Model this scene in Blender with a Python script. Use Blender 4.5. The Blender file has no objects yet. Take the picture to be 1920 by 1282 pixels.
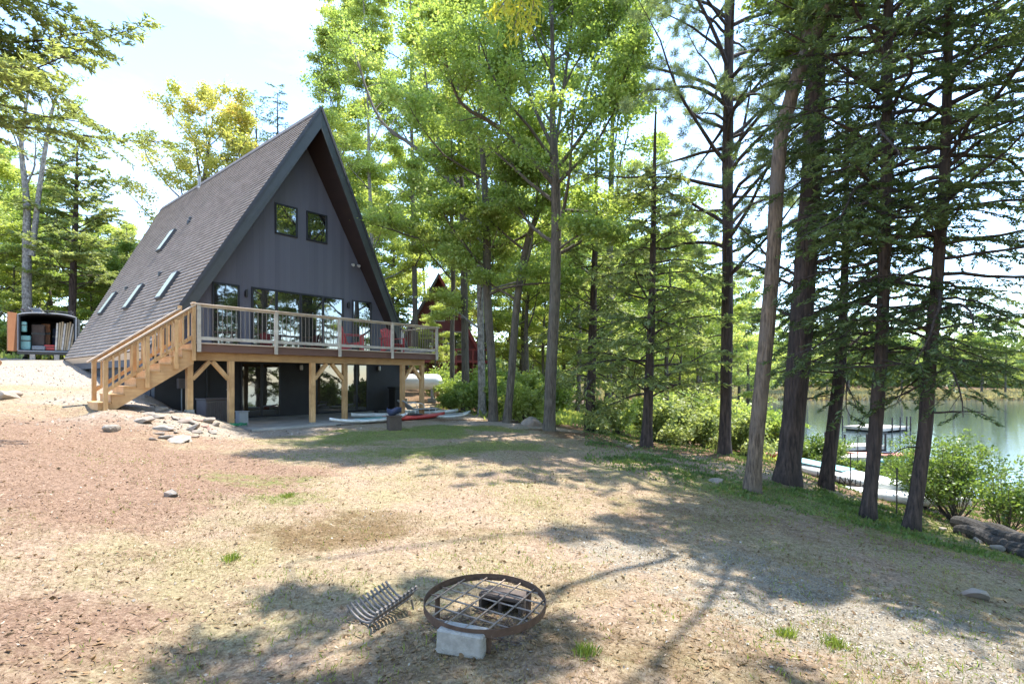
import bpy, math, random
import numpy as np
from mathutils import Vector, Matrix
R = math.radians
rng = np.random.default_rng(7)
random.seed(7)
sc = bpy.context.scene
col = sc.collection

# ------------------------------------------------------------------ camera, sky, sun, exposure
F, CX, HY = 976.0, 960.0, 708.0           # focal length and horizon of the view, in pixels of a 1920 px wide frame
cd = bpy.data.cameras.new('camera'); cam = bpy.data.objects.new('camera', cd); col.objects.link(cam)
cam.location = (0, 0, 0); cam.rotation_euler = (R(90), 0, 0)
cd.sensor_width = 36; cd.lens = F / 1920 * 36; cd.shift_y = (HY - 641) / 1920
cd.clip_start = .05; cd.clip_end = 2000
sc.camera = cam
SUN_EL, SUN_AZ = 67.5, 43.0               # azimuth measured clockwise from +Y
w = bpy.data.worlds.new('World'); sc.world = w; w.use_nodes = True
nt = w.node_tree; bg = nt.nodes['Background']
sky = nt.nodes.new('ShaderNodeTexSky'); sky.sky_type = 'NISHITA'; sky.sun_disc = False
sky.sun_elevation = R(SUN_EL); sky.sun_rotation = R(SUN_AZ)
sky.air_density = 1.0; sky.dust_density = .1; sky.ozone_density = 3.0
# thin high cloud over the blue
tc = nt.nodes.new('ShaderNodeTexCoord'); mp = nt.nodes.new('ShaderNodeMapping'); mp.inputs['Scale'].default_value = (1.2, 1.2, 3.5)
nz = nt.nodes.new('ShaderNodeTexNoise'); nz.inputs['Scale'].default_value = 2.2; nz.inputs['Detail'].default_value = 7; nz.inputs['Roughness'].default_value = .6
cr = nt.nodes.new('ShaderNodeValToRGB'); cr.color_ramp.elements[0].position = .42; cr.color_ramp.elements[1].position = .78
cr.color_ramp.elements[0].color = (.0, .0, .0, 1); cr.color_ramp.elements[1].color = (.5, .5, .5, 1)
mx = nt.nodes.new('ShaderNodeMix'); mx.data_type = 'RGBA'
mx.inputs["B"].default_value = (2.7, 3.2, 3.8, 1)
nt.links.new(tc.outputs['Generated'], mp.inputs['Vector']); nt.links.new(mp.outputs[0], nz.inputs['Vector'])
nt.links.new(nz.outputs['Fac'], cr.inputs['Fac']); nt.links.new(cr.outputs['Color'], mx.inputs['Factor'])
nt.links.new(sky.outputs[0], mx.inputs['A']); nt.links.new(mx.outputs['Result'], bg.inputs['Color'])
bg.inputs['Strength'].default_value = .148
sl = bpy.data.lights.new('sun', 'SUN'); sl.energy = 2.8; sl.angle = R(.55); sl.color = (1, .955, .88)
so = bpy.data.objects.new('sun', sl); col.objects.link(so)
sd = Vector((math.sin(R(SUN_AZ)) * math.cos(R(SUN_EL)), math.cos(R(SUN_AZ)) * math.cos(R(SUN_EL)), math.sin(R(SUN_EL))))
so.rotation_euler = sd.to_track_quat('Z', 'Y').to_euler(); so.location = sd * 60
sc.view_settings.view_transform = 'Standard'; sc.view_settings.look = 'None'
sc.view_settings.exposure = 2.18; sc.view_settings.gamma = 1
try:
    sc.cycles.max_bounces = 7; sc.cycles.diffuse_bounces = 3; sc.cycles.glossy_bounces = 3; sc.cycles.transmission_bounces = 5
    sc.cycles.caustics_reflective = False; sc.cycles.caustics_refractive = False; sc.cycles.sample_clamp_indirect = 6
except Exception: pass

# ------------------------------------------------------------------ helpers
def tag(o, label=None, cat=None, group=None, kind=None):
    if label: o['label'] = label
    if cat: o['category'] = cat
    if group: o['group'] = group
    if kind: o['kind'] = kind
    return o
def thing(name, label, cat, loc=(0, 0, 0), rz=0, group=None, rot=None):
    o = bpy.data.objects.new(name, None); col.objects.link(o); o.empty_display_size = .2
    o.location = loc; o.rotation_euler = rot if rot else (0, 0, rz)
    return tag(o, label, cat, group)
def link_mesh(name, me, m, parent=None, smooth=False):
    o = bpy.data.objects.new(name, me); col.objects.link(o)
    if m: me.materials.append(m)
    if parent: o.parent = parent
    if smooth and len(me.polygons): me.polygons.foreach_set('use_smooth', np.ones(len(me.polygons), bool))
    return o
def copy_tree(o, parent=None):
    c = o.copy(); col.objects.link(c)
    if parent: c.parent = parent
    for ch in list(o.children): copy_tree(ch, c)
    return c
class MB:
    def __init__(s): s.v = []; s.f = []
    def add(s, vs, fs):
        n = len(s.v); s.v += [tuple(a) for a in vs]; s.f += [[n + i for i in f] for f in fs]; return s
    def box(s, x0, x1, y0, y1, z0, z1):
        return s.add([(x0,y0,z0),(x1,y0,z0),(x1,y1,z0),(x0,y1,z0),(x0,y0,z1),(x1,y0,z1),(x1,y1,z1),(x0,y1,z1)],
                     [(0,3,2,1),(4,5,6,7),(0,1,5,4),(1,2,6,5),(2,3,7,6),(3,0,4,7)])
    def bar(s, p, q, w, h, up=(0, 0, 1)):
        p = Vector(p); q = Vector(q); d = (q - p).normalized(); a = d.cross(Vector(up))
        if a.length < 1e-4: a = d.cross(Vector((1, 0, 0)))
        a.normalize(); b = a.cross(d).normalized(); vs = []
        for c in (p, q):
            for i, j in ((-1,-1),(1,-1),(1,1),(-1,1)): vs.append(c + a * i * w / 2 + b * j * h / 2)
        return s.add(vs, [(3,2,1,0),(4,5,6,7),(0,1,5,4),(1,2,6,5),(2,3,7,6),(3,0,4,7)])
    def quad(s, *ps): return s.add(ps, [tuple(range(len(ps)))])
    def prism(s, poly, off):
        n = len(poly); o = Vector(off); vs = [Vector(p) for p in poly] + [Vector(p) + o for p in poly]
        return s.add(vs, [tuple(range(n))[::-1], tuple(range(n, 2*n))] + [(i, (i+1) % n, n + (i+1) % n, n + i) for i in range(n)])
    def tube(s, pts, rad, n=8, cap=True):
        pts = [Vector(p) for p in pts]; rad = rad if hasattr(rad, '__len__') else [rad] * len(pts); vs = []
        ref = None
        for i, p in enumerate(pts):
            d = (pts[min(i+1, len(pts)-1)] - pts[max(i-1, 0)]).normalized()
            if ref is None: ref = Vector((0, 0, 1)) if abs(d.z) < .9 else Vector((1, 0, 0))
            a = d.cross(ref).normalized(); b = a.cross(d)
            for k in range(n):
                t = 2 * math.pi * k / n; vs.append(p + (a * math.cos(t) + b * math.sin(t)) * rad[i])
        fs = [(i*n + k, i*n + (k+1) % n, (i+1)*n + (k+1) % n, (i+1)*n + k) for i in range(len(pts)-1) for k in range(n)]
        if cap: fs += [tuple(range(n))[::-1], tuple(range((len(pts)-1)*n, len(pts)*n))]
        return s.add(vs, fs)
    def lathe(s, prof, n=20, c=(0, 0, 0)):
        vs = [(c[0] + r * math.cos(2*math.pi*k/n), c[1] + r * math.sin(2*math.pi*k/n), c[2] + z) for r, z in prof for k in range(n)]
        fs = [(i*n + k, i*n + (k+1) % n, (i+1)*n + (k+1) % n, (i+1)*n + k) for i in range(len(prof)-1) for k in range(n)]
        fs += [tuple(range(n))[::-1], tuple(range((len(prof)-1)*n, len(prof)*n))]
        return s.add(vs, fs)
    def build(s, name, m, parent=None, bevel=0, smooth=False):
        me = bpy.data.meshes.new(name); me.from_pydata(s.v, [], s.f); me.validate(); me.update()
        o = link_mesh(name, me, m, parent, smooth)
        if bevel:
            b = o.modifiers.new('bevel', 'BEVEL'); b.width = bevel; b.segments = 1; b.limit_method = 'ANGLE'
        return o
def mesh_np(name, V, Fq, m, parent=None, rnd=None, smooth=False):
    me = bpy.data.meshes.new(name); nv, nf = len(V), len(Fq); k = Fq.shape[1]
    me.vertices.add(nv); me.vertices.foreach_set('co', np.ascontiguousarray(V, np.float32).ravel())
    me.loops.add(nf * k); me.loops.foreach_set('vertex_index', np.ascontiguousarray(Fq, np.int32).ravel())
    me.polygons.add(nf); me.polygons.foreach_set('loop_start', np.arange(0, nf * k, k, dtype=np.int32))
    me.update(calc_edges=True)
    if rnd is not None:
        a = me.attributes.new('rnd', 'FLOAT', 'POINT'); a.data.foreach_set('value', np.ascontiguousarray(rnd, np.float32))
    return link_mesh(name, me, m, parent, smooth)

# lattice value noise, used for terrain and masks
_perm = np.random.default_rng(3).random((256, 256))
def vnoise(x, y, s=1.0, o=0):
    x = np.asarray(x, float) * s + 31.7 + o * 17.3; y = np.asarray(y, float) * s + 11.9 + o * 5.1
    xi = np.floor(x).astype(int); yi = np.floor(y).astype(int); fx = x - xi; fy = y - yi
    fx = fx*fx*(3-2*fx); fy = fy*fy*(3-2*fy)
    g = lambda a, b: _perm[a % 256, b % 256]
    return (g(xi,yi)*(1-fx) + g(xi+1,yi)*fx)*(1-fy) + (g(xi,yi+1)*(1-fx) + g(xi+1,yi+1)*fx)*fy
def fbm(x, y, s=1.0, oct=4, o=0):
    v = 0; a = .5; t = 0
    for i in range(oct): v = v + a * vnoise(x, y, s * 2**i, o + i); t += a; a *= .55
    return v / t
def sstep(a, b, x): t = np.clip((x - a) / (b - a), 0, 1); return t*t*(3-2*t)

# ------------------------------------------------------------------ materials
def mat(name, base=(.5,.5,.5), rough=.7, metal=0, spec=.5, var=None, vscale=4, vstretch=(1,1,1), bump=0, bscale=40, bstretch=None, ior=None, detail=5, var2=None, v2scale=.6, bdist=.02, rp=(.32,.68)):
    m = bpy.data.materials.new(name); m.use_nodes = True; n = m.node_tree; b = n.nodes['Principled BSDF']
    b.inputs['Base Color'].default_value = (*base, 1); b.inputs['Roughness'].default_value = rough
    b.inputs['Metallic'].default_value = metal; b.inputs['Specular IOR Level'].default_value = spec
    if ior: b.inputs['IOR'].default_value = ior
    t = n.nodes.new('ShaderNodeTexCoord')
    def noise(scale, stretch, det=detail):
        mpn = n.nodes.new('ShaderNodeMapping'); mpn.inputs['Scale'].default_value = stretch
        z = n.nodes.new('ShaderNodeTexNoise'); z.inputs['Scale'].default_value = scale; z.inputs['Detail'].default_value = det; z.inputs['Roughness'].default_value = .62
        n.links.new(t.outputs['Object'], mpn.inputs[0]); n.links.new(mpn.outputs[0], z.inputs['Vector']); return z
    if var:
        z = noise(vscale, vstretch); r = n.nodes.new('ShaderNodeValToRGB')
        r.color_ramp.elements[0].position = rp[0]; r.color_ramp.elements[1].position = rp[1]
        r.color_ramp.elements[0].color = (*base, 1); r.color_ramp.elements[1].color = (*var, 1)
        n.links.new(z.outputs['Fac'], r.inputs[0]); out = r.outputs[0]
        if var2:
            z2 = noise(v2scale, (1, 1, 1), 3); r2 = n.nodes.new('ShaderNodeValToRGB')
            r2.color_ramp.elements[0].position = .45; r2.color_ramp.elements[1].position = .7
            mxx = n.nodes.new('ShaderNodeMix'); mxx.data_type = 'RGBA'; mxx.inputs['B'].default_value = (*var2, 1)
            n.links.new(z2.outputs['Fac'], r2.inputs[0]); n.links.new(r2.outputs[0], mxx.inputs['Factor'])
            n.links.new(out, mxx.inputs['A']); out = mxx.outputs['Result']
        n.links.new(out, b.inputs['Base Color'])
    if name.startswith(('new_wood','pale_wood','cap_wood','dock_boards')):
        oi = n.nodes.new('ShaderNodeObjectInfo'); hs = n.nodes.new('ShaderNodeHueSaturation'); mr = n.nodes.new('ShaderNodeMapRange'); mr.inputs['To Min'].default_value = .78; mr.inputs['To Max'].default_value = 1.15
        lk = b.inputs['Base Color'].links[0].from_socket; n.links.new(oi.outputs['Random'], mr.inputs[0]); n.links.new(mr.outputs[0], hs.inputs['Value']); n.links.new(lk, hs.inputs['Color']); n.links.new(hs.outputs[0], b.inputs['Base Color'])
    if bump:
        z = noise(bscale, bstretch or vstretch); bp = n.nodes.new('ShaderNodeBump'); bp.inputs['Strength'].default_value = bump; bp.inputs['Distance'].default_value = bdist
        n.links.new(z.outputs['Fac'], bp.inputs['Height']); n.links.new(bp.outputs[0], b.inputs['Normal'])
    return m
def leaf_mat(name, dark, light, trans=.5, accent=None, acc=.0, cl=.35):
    """leaf blades: diffuse + translucent, each blade its own tone, clumps of lighter and darker growth"""
    m = bpy.data.materials.new(name); m.use_nodes = True; n = m.node_tree; n.nodes.clear()
    out = n.nodes.new('ShaderNodeOutputMaterial'); at = n.nodes.new('ShaderNodeAttribute'); at.attribute_name = 'rnd'
    t = n.nodes.new('ShaderNodeTexCoord'); z = n.nodes.new('ShaderNodeTexNoise'); z.inputs['Scale'].default_value = cl; z.inputs['Detail'].default_value = 3
    n.links.new(t.outputs['Object'], z.inputs['Vector'])
    ad = n.nodes.new('ShaderNodeMath'); ad.operation = 'MULTIPLY_ADD'; ad.inputs[1].default_value = .55; 
    n.links.new(at.outputs['Fac'], ad.inputs[0])
    sb = n.nodes.new('ShaderNodeMath'); sb.operation = 'MULTIPLY_ADD'; sb.inputs[1].default_value = 1.6; sb.inputs[2].default_value = -.55
    n.links.new(z.outputs['Fac'], sb.inputs[0]); n.links.new(sb.outputs[0], ad.inputs[2])
    r = n.nodes.new('ShaderNodeValToRGB'); e = r.color_ramp.elements
    e[0].position = .1; e[0].color = (*dark, 1); e[1].position = .85; e[1].color = (*light, 1)
    if accent: q = e.new(1.0); q.color = (*accent, 1)
    n.links.new(ad.outputs[0], r.inputs[0])
    d = n.nodes.new('ShaderNodeBsdfDiffuse'); tr = n.nodes.new('ShaderNodeBsdfTranslucent'); g = n.nodes.new('ShaderNodeBsdfGlossy')
    g.inputs['Roughness'].default_value = .45; g.inputs['Color'].default_value = (.8, .85, .8, 1)
    bt = n.nodes.new('ShaderNodeVectorMath'); bt.operation = 'MULTIPLY'; bt.inputs[1].default_value = (1.7, 1.65, 1.0)
    n.links.new(r.outputs[0], d.inputs[0]); n.links.new(r.outputs[0], bt.inputs[0]); n.links.new(bt.outputs[0], tr.inputs[0])
    m1 = n.nodes.new('ShaderNodeMixShader'); m1.inputs[0].default_value = trans
    n.links.new(d.outputs[0], m1.inputs[1]); n.links.new(tr.outputs[0], m1.inputs[2])
    m2 = n.nodes.new('ShaderNodeMixShader'); m2.inputs[0].default_value = .04
    n.links.new(m1.outputs[0], m2.inputs[1]); n.links.new(g.outputs[0], m2.inputs[2]); n.links.new(m2.outputs[0], out.inputs[0])
    return m
M = {}
M['new_wood'] = mat('new_wood', (.50,.28,.12), .65, var=(.66,.42,.20), vscale=3, vstretch=(6,6,.7), bump=.15, bscale=30, var2=(.42,.24,.10), v2scale=2.5)
M['new_wood_x'] = mat('new_wood_x', (.50,.28,.12), .65, var=(.64,.40,.19), vscale=3, vstretch=(.7,6,6), bump=.15, bscale=30, var2=(.44,.25,.11), v2scale=2.5)
M['pale_wood'] = mat('pale_wood', (.46,.40,.33), .7, var=(.62,.56,.47), vscale=3, vstretch=(2,6,2), bump=.1, var2=(.38,.32,.26), v2scale=3)
M['cap_wood'] = mat('cap_wood', (.56,.42,.31), .65, var=(.68,.54,.40), vscale=3, vstretch=(.7,6,6), bump=.1)
M['fascia'] = mat('fascia_brown', (.125,.062,.045), .6, var=(.165,.085,.06), vscale=4, vstretch=(.4,4,4))
M['black_metal'] = mat('black_metal', (.02,.02,.022), .4, spec=.5)
M['baluster'] = mat('baluster_metal', (.16,.13,.11), .4, metal=.6)
M['frame_black'] = mat('frame_black', (.018,.018,.024), .45)
M['frame_blue'] = mat('trim_charcoal', (.045,.048,.055), .6, var=(.06,.062,.07), vscale=3)
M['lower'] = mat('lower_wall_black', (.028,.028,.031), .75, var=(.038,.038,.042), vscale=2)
M['soffit'] = mat('soffit_stain', (.030,.020,.019), .6, var=(.042,.027,.024), vscale=3, vstretch=(1,.3,1))
M['barge'] = mat('barge_charcoal', (.055,.062,.062), .6, var=(.07,.078,.078), vscale=3)
M['concrete'] = mat('concrete', (.34,.32,.28), .85, var=(.44,.41,.37), vscale=3, bump=.25, bscale=60, var2=(.28,.26,.23), v2scale=1.2)
M['block'] = mat('block_grey', (.24,.225,.20), .9, var=(.38,.355,.32), vscale=14, bump=.5, bscale=90)
M['rock'] = mat('rock', (.20,.17,.14), .85, var=(.38,.33,.28), vscale=4, bump=.8, bscale=9, var2=(.26,.18,.14), v2scale=1.1)
M['rock_red'] = mat('rock_red', (.30,.17,.13), .85, var=(.42,.27,.21), vscale=3, bump=.6, bscale=9)
M['rust'] = mat('rusty_steel', (.075,.045,.032), .7, metal=.35, var=(.13,.08,.055), vscale=14, bump=.3, bscale=60)
M['bar'] = mat('grate_bar', (.20,.15,.12), .55, metal=.5, var=(.32,.26,.21), vscale=20, bump=.2)
M['grate'] = mat('ash_grey_iron', (.11,.095,.085), .65, metal=.3, var=(.24,.21,.19), vscale=12, bump=.3)
M['white'] = mat('white_paint', (.78,.78,.76), .35, var=(.7,.7,.68), vscale=2)
M['red'] = mat('red_plastic', (.42,.035,.03), .45, var=(.5,.06,.05), vscale=3)
M['chair_red'] = mat('chair_red', (.45,.045,.05), .5, var=(.52,.07,.07), vscale=4)
M['teal'] = mat('teal_plastic', (.16,.38,.36), .4, var=(.25,.48,.45), vscale=2)
M['hull_white'] = mat('hull_white', (.66,.68,.66), .35, var=(.74,.74,.72), vscale=2, var2=(.5,.5,.46), v2scale=3)
M['coral'] = mat('coral_plastic', (.6,.2,.12), .45)
M['green_hose'] = mat('green_hose', (.01,.16,.07), .4)
M['darkblue'] = mat('dark_blue_cloth', (.02,.03,.07), .8)
M['greybox'] = mat('grey_plastic', (.10,.085,.085), .6, var=(.13,.11,.11), vscale=5)
M['lightgrey'] = mat('light_grey', (.30,.31,.32), .6)
M['bin'] = mat('bin_black', (.015,.015,.016), .6)
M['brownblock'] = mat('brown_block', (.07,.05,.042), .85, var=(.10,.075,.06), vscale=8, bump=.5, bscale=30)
M['dock'] = mat('dock_boards', (.33,.29,.25), .8, var=(.45,.41,.36), vscale=4, vstretch=(1,8,1), bump=.2)
M['dockpost'] = mat('dock_post', (.06,.05,.045), .8)
M['redwall'] = mat('red_boards', (.16,.045,.038), .75, var=(.20,.06,.05), vscale=3, vstretch=(6,6,.6))
M['redtrim'] = mat('red_trim', (.27,.05,.045), .7)
M['pine_bark'] = mat('pine_bark', (.018,.013,.012), .95, var=(.125,.085,.070), vscale=13, vstretch=(1.6,1.6,.22), bump=1.0, bscale=13, bstretch=(1.6,1.6,.22), var2=(.050,.036,.032), v2scale=1.3, bdist=.06, rp=(.34,.70))
M['oak_bark'] = mat('oak_bark', (.05,.035,.026), .95, var=(.27,.195,.14), vscale=16, vstretch=(1.6,1.6,.25), bump=1.0, bscale=16, bstretch=(1.6,1.6,.25), var2=(.15,.12,.10), v2scale=1.4, bdist=.05, rp=(.32,.68))
M['maple_bark'] = mat('maple_bark', (.035,.028,.022), .95, var=(.17,.14,.11), vscale=13, vstretch=(1.6,1.6,.28), bump=.9, bscale=14, bstretch=(1.6,1.6,.3), var2=(.12,.11,.085), v2scale=.9, bdist=.04, rp=(.32,.70))
M['grey_bark'] = mat('grey_bark', (.10,.09,.078), .95, var=(.32,.30,.27), vscale=7, vstretch=(1.5,1.5,.9), bump=.6, bscale=14, rp=(.35,.65))
M['log'] = mat('old_log', (.022,.019,.017), .95, var=(.065,.058,.052), vscale=6, vstretch=(.5,4,4), bump=.9, bscale=12)
M['logend'] = mat('log_end', (.26,.14,.08), .9, var=(.36,.21,.13), vscale=10)
M['cutlog'] = mat('cut_log', (.36,.19,.10), .85, var=(.45,.27,.15), vscale=5, bump=.4)
M['board_wood'] = mat('board_wood', (.42,.30,.17), .7, var=(.55,.42,.26), vscale=3, vstretch=(6,6,.5))
M['orange_ply'] = mat('orange_ply', (.30,.13,.06), .7, var=(.36,.17,.08), vscale=2)
M['lamp_glass'] = mat('lamp_glass', (.6,.6,.58), .3)
M['shingle_plain'] = mat('shingle_cap', (.10,.085,.08), .9, var=(.15,.13,.12), vscale=9)
# leaves
M['lf_maple'] = leaf_mat('maple_leaves', (.14,.205,.05), (.32,.40,.11), .55, accent=(.44,.47,.18))
M['lf_lime'] = leaf_mat('lime_leaves', (.20,.265,.065), (.42,.475,.15), .55, accent=(.52,.52,.22))
M['lf_yellow'] = leaf_mat('yellow_oak_leaves', (.30,.34,.09), (.52,.47,.15), .5, accent=(.60,.38,.13), cl=.6)
M['lf_gold'] = leaf_mat('gold_leaves', (.34,.33,.04), (.50,.46,.06), .6)
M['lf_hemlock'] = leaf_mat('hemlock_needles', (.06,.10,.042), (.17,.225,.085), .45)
M['lf_hemlock_lit'] = leaf_mat('sunny_hemlock_needles', (.13,.175,.06), (.33,.375,.15), .5)  # lighter copy of the hemlock needles, sunlight put into the colour
M['lf_pine'] = leaf_mat('pine_needles', (.085,.125,.055), (.23,.28,.12), .48)
M['lf_far'] = leaf_mat('far_leaves', (.07,.115,.03), (.17,.21,.06), .4, cl=.12)
M['lf_shrub'] = leaf_mat('shrub_leaves', (.075,.13,.025), (.20,.27,.07), .5, cl=1.2)
M['lf_cover'] = leaf_mat('cover_leaves', (.05,.10,.022), (.16,.22,.06), .35, cl=1.0)
M['straw'] = leaf_mat('straw_blades', (.20,.14,.07), (.42,.32,.17), .25, cl=1.0)
M['greenblade'] = leaf_mat('green_blades', (.10,.15,.03), (.27,.33,.06), .4, cl=1.0)
M['mossblade'] = leaf_mat('moss_brown', (.085,.058,.025), (.20,.15,.06), .2, cl=1.0)
M['chips'] = leaf_mat('bark_chips', (.12,.07,.045), (.34,.215,.145), .05, cl=1.5)
M['needles_litter'] = leaf_mat('needle_litter', (.10,.06,.03), (.27,.17,.09), .1, cl=1.0)
M['pebble'] = leaf_mat('pebbles', (.13,.115,.095), (.40,.355,.30), .0, cl=2.0)
M['reed'] = leaf_mat('reeds', (.20,.17,.09), (.38,.33,.17), .35, cl=.2)

def glass_pane(name, tint=(.02,.022,.02), ior=2.1):
    m = mat(name, tint, .025, spec=.5, ior=ior)
    n = m.node_tree; b = n.nodes['Principled BSDF']
    z = n.nodes.new('ShaderNodeTexNoise'); z.inputs['Scale'].default_value = 1.3; t = n.nodes.new('ShaderNodeTexCoord')
    bp = n.nodes.new('ShaderNodeBump'); bp.inputs['Strength'].default_value = .05; bp.inputs['Distance'].default_value = .05
    n.links.new(t.outputs['Object'], z.inputs['Vector']); n.links.new(z.outputs['Fac'], bp.inputs['Height']); n.links.new(bp.outputs[0], b.inputs['Normal'])
    return m
M['glass'] = glass_pane('window_glass', ior=3.4); M['glass_low'] = glass_pane('patio_glass', (.035,.030,.024), 2.3)
M['skyglass'] = mat('skylight_glass', (.62,.66,.55), .3)  # pale reflection of sky and trees put into the pane colour

def siding(name, c0, c1, pitch):
    m = mat(name, c0, .7); n = m.node_tree; b = n.nodes['Principled BSDF']
    t = n.nodes.new('ShaderNodeTexCoord'); s = n.nodes.new('ShaderNodeSeparateXYZ'); n.links.new(t.outputs['Object'], s.inputs[0])
    a = n.nodes.new('ShaderNodeMath'); a.operation = 'DIVIDE'; a.inputs[1].default_value = pitch; n.links.new(s.outputs[0], a.inputs[0])
    fl = n.nodes.new('ShaderNodeMath'); fl.operation = 'FLOOR'; n.links.new(a.outputs[0], fl.inputs[0])
    fr = n.nodes.new('ShaderNodeMath'); fr.operation = 'FRACT'; n.links.new(a.outputs[0], fr.inputs[0])
    wn = n.nodes.new('ShaderNodeTexWhiteNoise'); wn.noise_dimensions = '1D'; n.links.new(fl.outputs[0], wn.inputs['W'])
    zz = n.nodes.new('ShaderNodeTexNoise'); zz.inputs['Scale'].default_value = 1.0; zz.inputs['Detail'].default_value = 6
    mp = n.nodes.new('ShaderNodeMapping'); mp.inputs['Scale'].default_value = (6, 6, .6); n.links.new(t.outputs['Object'], mp.inputs[0]); n.links.new(mp.outputs[0], zz.inputs['Vector'])
    av = n.nodes.new('ShaderNodeMath'); av.operation = 'MULTIPLY_ADD'; av.inputs[1].default_value = .5; n.links.new(wn.outputs[0], av.inputs[0]); 
    hv = n.nodes.new('ShaderNodeMath'); hv.operation = 'MULTIPLY'; hv.inputs[1].default_value = .5; n.links.new(zz.outputs['Fac'], hv.inputs[0]); n.links.new(hv.outputs[0], av.inputs[2])
    r = n.nodes.new('ShaderNodeValToRGB'); r.color_ramp.elements[0].color = (*c0, 1); r.color_ramp.elements[1].color = (*c1, 1)
    n.links.new(av.outputs[0], r.inputs[0]); n.links.new(r.outputs[0], b.inputs['Base Color'])
    gt = n.nodes.new('ShaderNodeMath'); gt.operation = 'GREATER_THAN'; gt.inputs[1].default_value = .05; n.links.new(fr.outputs[0], gt.inputs[0])
    bp = n.nodes.new('ShaderNodeBump'); bp.inputs['Strength'].default_value = .8; bp.inputs['Distance'].default_value = .01
    n.links.new(gt.outputs[0], bp.inputs['Height']); n.links.new(bp.outputs[0], b.inputs['Normal'])
    return m
M['siding'] = siding('charcoal_siding', (.105,.106,.130), (.150,.150,.180), .20)

def shingles():
    m = mat('shingles', (.2,.15,.13), .92); n = m.node_tree; b = n.nodes['Principled BSDF']
    t = n.nodes.new('ShaderNodeTexCoord'); s = n.nodes.new('ShaderNodeSeparateXYZ'); n.links.new(t.outputs['Object'], s.inputs[0])
    def mth(op, *a):
        q = n.nodes.new('ShaderNodeMath'); q.operation = op
        for i, v in enumerate(a):
            if isinstance(v, (int, float)): q.inputs[i].default_value = v
            else: n.links.new(v, q.inputs[i])
        return q.outputs[0]
    row = mth('FLOOR', mth('DIVIDE', s.outputs[2], .1507))
    tab = mth('FLOOR', mth('ADD', mth('DIVIDE', s.outputs[1], .17), mth('MULTIPLY', row, .37)))
    cb = n.nodes.new('ShaderNodeCombineXYZ'); n.links.new(row, cb.inputs[0]); n.links.new(tab, cb.inputs[1])
    wn = n.nodes.new('ShaderNodeTexWhiteNoise'); wn.noise_dimensions = '2D'; n.links.new(cb.outputs[0], wn.inputs['Vector'])
    r = n.nodes.new('ShaderNodeValToRGB'); e = r.color_ramp.elements
    e[0].color = (.18,.143,.118,1); e[1].color = (.285,.235,.20,1); q = e.new(.5); q.color = (.23,.188,.158,1)
    n.links.new(wn.outputs[0], r.inputs[0])
    z = n.nodes.new('ShaderNodeTexNoise'); z.inputs['Scale'].default_value = .5; z.inputs['Detail'].default_value = 4; n.links.new(t.outputs['Object'], z.inputs['Vector'])
    mxx = n.nodes.new('ShaderNodeMix'); mxx.data_type = 'RGBA'; mxx.blend_type = 'MULTIPLY'; mxx.inputs['Factor'].default_value = 1
    r2 = n.nodes.new('ShaderNodeValToRGB'); r2.color_ramp.elements[0].color = (.8,.8,.78,1); r2.color_ramp.elements[1].color = (1.1,1.08,1.05,1)
    n.links.new(z.outputs['Fac'], r2.inputs[0]); n.links.new(r.outputs[0], mxx.inputs['A']); n.links.new(r2.outputs[0], mxx.inputs['B'])
    n.links.new(mxx.outputs['Result'], b.inputs['Base Color'])
    return m
M['shingle'] = shingles()

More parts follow.
